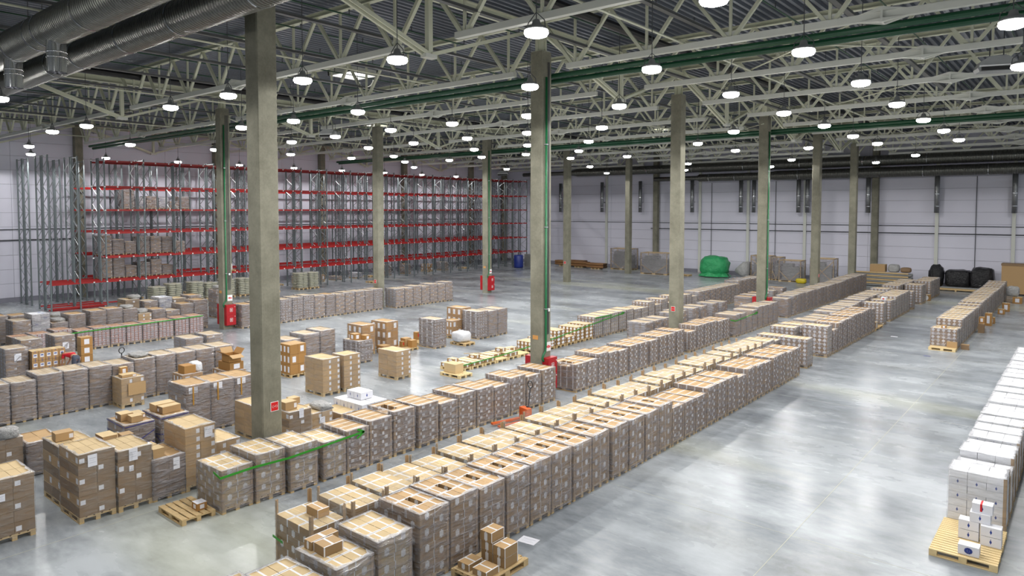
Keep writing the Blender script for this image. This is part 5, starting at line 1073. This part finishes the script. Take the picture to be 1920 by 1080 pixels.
ribbon('tape_line', 'short green strip on the corner of the post-cornered load', [([(4.28, -2.46, .78), (4.62, -2.46, .74)], .05)])

# ------------------------------------------------------------------ the bending person
def skin_fig(name, verts, edges, radii, mat, parent=None, root=0, sub=2):
    me = bpy.data.meshes.new(name); me.from_pydata(verts, edges, []); o = bpy.data.objects.new(name, me); COL.objects.link(o)
    sk = o.modifiers.new('skin', 'SKIN'); 
    for i, r in enumerate(radii): me.skin_vertices[0].data[i].radius = (r, r)
    me.skin_vertices[0].data[root].use_root = True
    s = o.modifiers.new('sub', 'SUBSURF'); s.levels = sub; s.render_levels = sub
    dg = bpy.context.evaluated_depsgraph_get(); nm = bpy.data.meshes.new_from_object(o.evaluated_get(dg)); nm.materials.clear(); nm.materials.append(M[mat])
    for p in nm.polygons: p.use_smooth = True
    bpy.data.objects.remove(o); o2 = bpy.data.objects.new(name, nm); COL.objects.link(o2)
    if parent: o2.parent = parent
    return o2
per = thing('person', 'person in grey trousers and red shirt bending over behind the grey stacks', 'person', (-16.7, 1.0, 0), math.radians(205))
# local +X is where the person faces; hips at z 0.92, torso bent forward
P_ = [(0, 0, .92), (.0, .09, .90), (.02, .1, .5), (-.03, .1, .09), (.14, .11, .04), (0, -.09, .90), (.05, -.1, .5), (0, -.1, .09), (.17, -.11, .04),
      (.18, 0, 1.05), (.42, 0, 1.12), (.5, 0, 1.1), (.6, 0, 1.08), (.72, 0, 1.04), (.46, .17, 1.06), (.5, .21, .8), (.6, .17, .58), (.64, .16, .5), (.46, -.17, 1.06), (.52, -.21, .8), (.64, -.17, .6), (.68, -.16, .52)]
E_ = [(0, 1), (1, 2), (2, 3), (3, 4), (0, 5), (5, 6), (6, 7), (7, 8), (0, 9), (9, 10), (10, 11), (11, 12), (12, 13), (10, 14), (14, 15), (15, 16), (16, 17), (10, 18), (18, 19), (19, 20), (20, 21)]
R_ = [.13, .095, .06, .04, .035, .095, .06, .04, .035, .12, .13, .05, .085, .08, .055, .045, .028, .03, .055, .045, .028, .03]
body = skin_fig('body', P_, E_, R_, 'skin', per)
skin_fig('trousers', P_[:4] + P_[5:8] + [(.08, 0, .98)], [(0, 1), (1, 2), (2, 3), (0, 4), (4, 5), (5, 6), (0, 7)], [.16, .115, .08, .062, .115, .08, .062, .145], 'cloth_grey', per)
skin_fig('shirt', [(.1, 0, 1.0), (.2, 0, 1.06), (.42, 0, 1.12), (.46, .18, 1.06), (.49, .2, .9), (.46, -.18, 1.06), (.5, -.2, .9)], [(0, 1), (1, 2), (2, 3), (3, 4), (2, 5), (5, 6)], [.15, .145, .155, .072, .062, .072, .062], 'cloth_red', per)
skin_fig('hair', [(.66, 0, 1.1), (.7, 0, 1.09)], [(0, 1)], [.1, .09], 'hair', per)
for s in (1, -1):
    hx, hy, hz = (.64, .16, .5) if s > 0 else (.68, -.16, .52)
    vs = [(hx, hy, hz)]; es = []; rs = [.026]
    for f_ in range(5):
        a = (f_ - 2) * .018 if f_ < 4 else -.04
        vs += [(hx + .02, hy + a, hz - .05), (hx + .03, hy + a * 1.2, hz - .09 + abs(f_ - 1.5) * .008), (hx + .015, hy + a * 1.2, hz - .12 + abs(f_ - 1.5) * .012)]; k = len(vs); es += [(0, k - 3), (k - 3, k - 2), (k - 2, k - 1)]; rs += [.009, .009, .007]
    skin_fig('hand', vs, es, rs, 'skin', per, sub=1)
for s in (1, -1):
    x = .04 if s > 0 else .08; ob('boot', MB().box(x - .12, x + .15, s * .1 - .05, s * .1 + .05, 0, .1).mesh('boot', ['boot']), per)
print('loads', NLOAD[0], 'cartons', NCART[0], 'objects', len(bpy.data.objects))
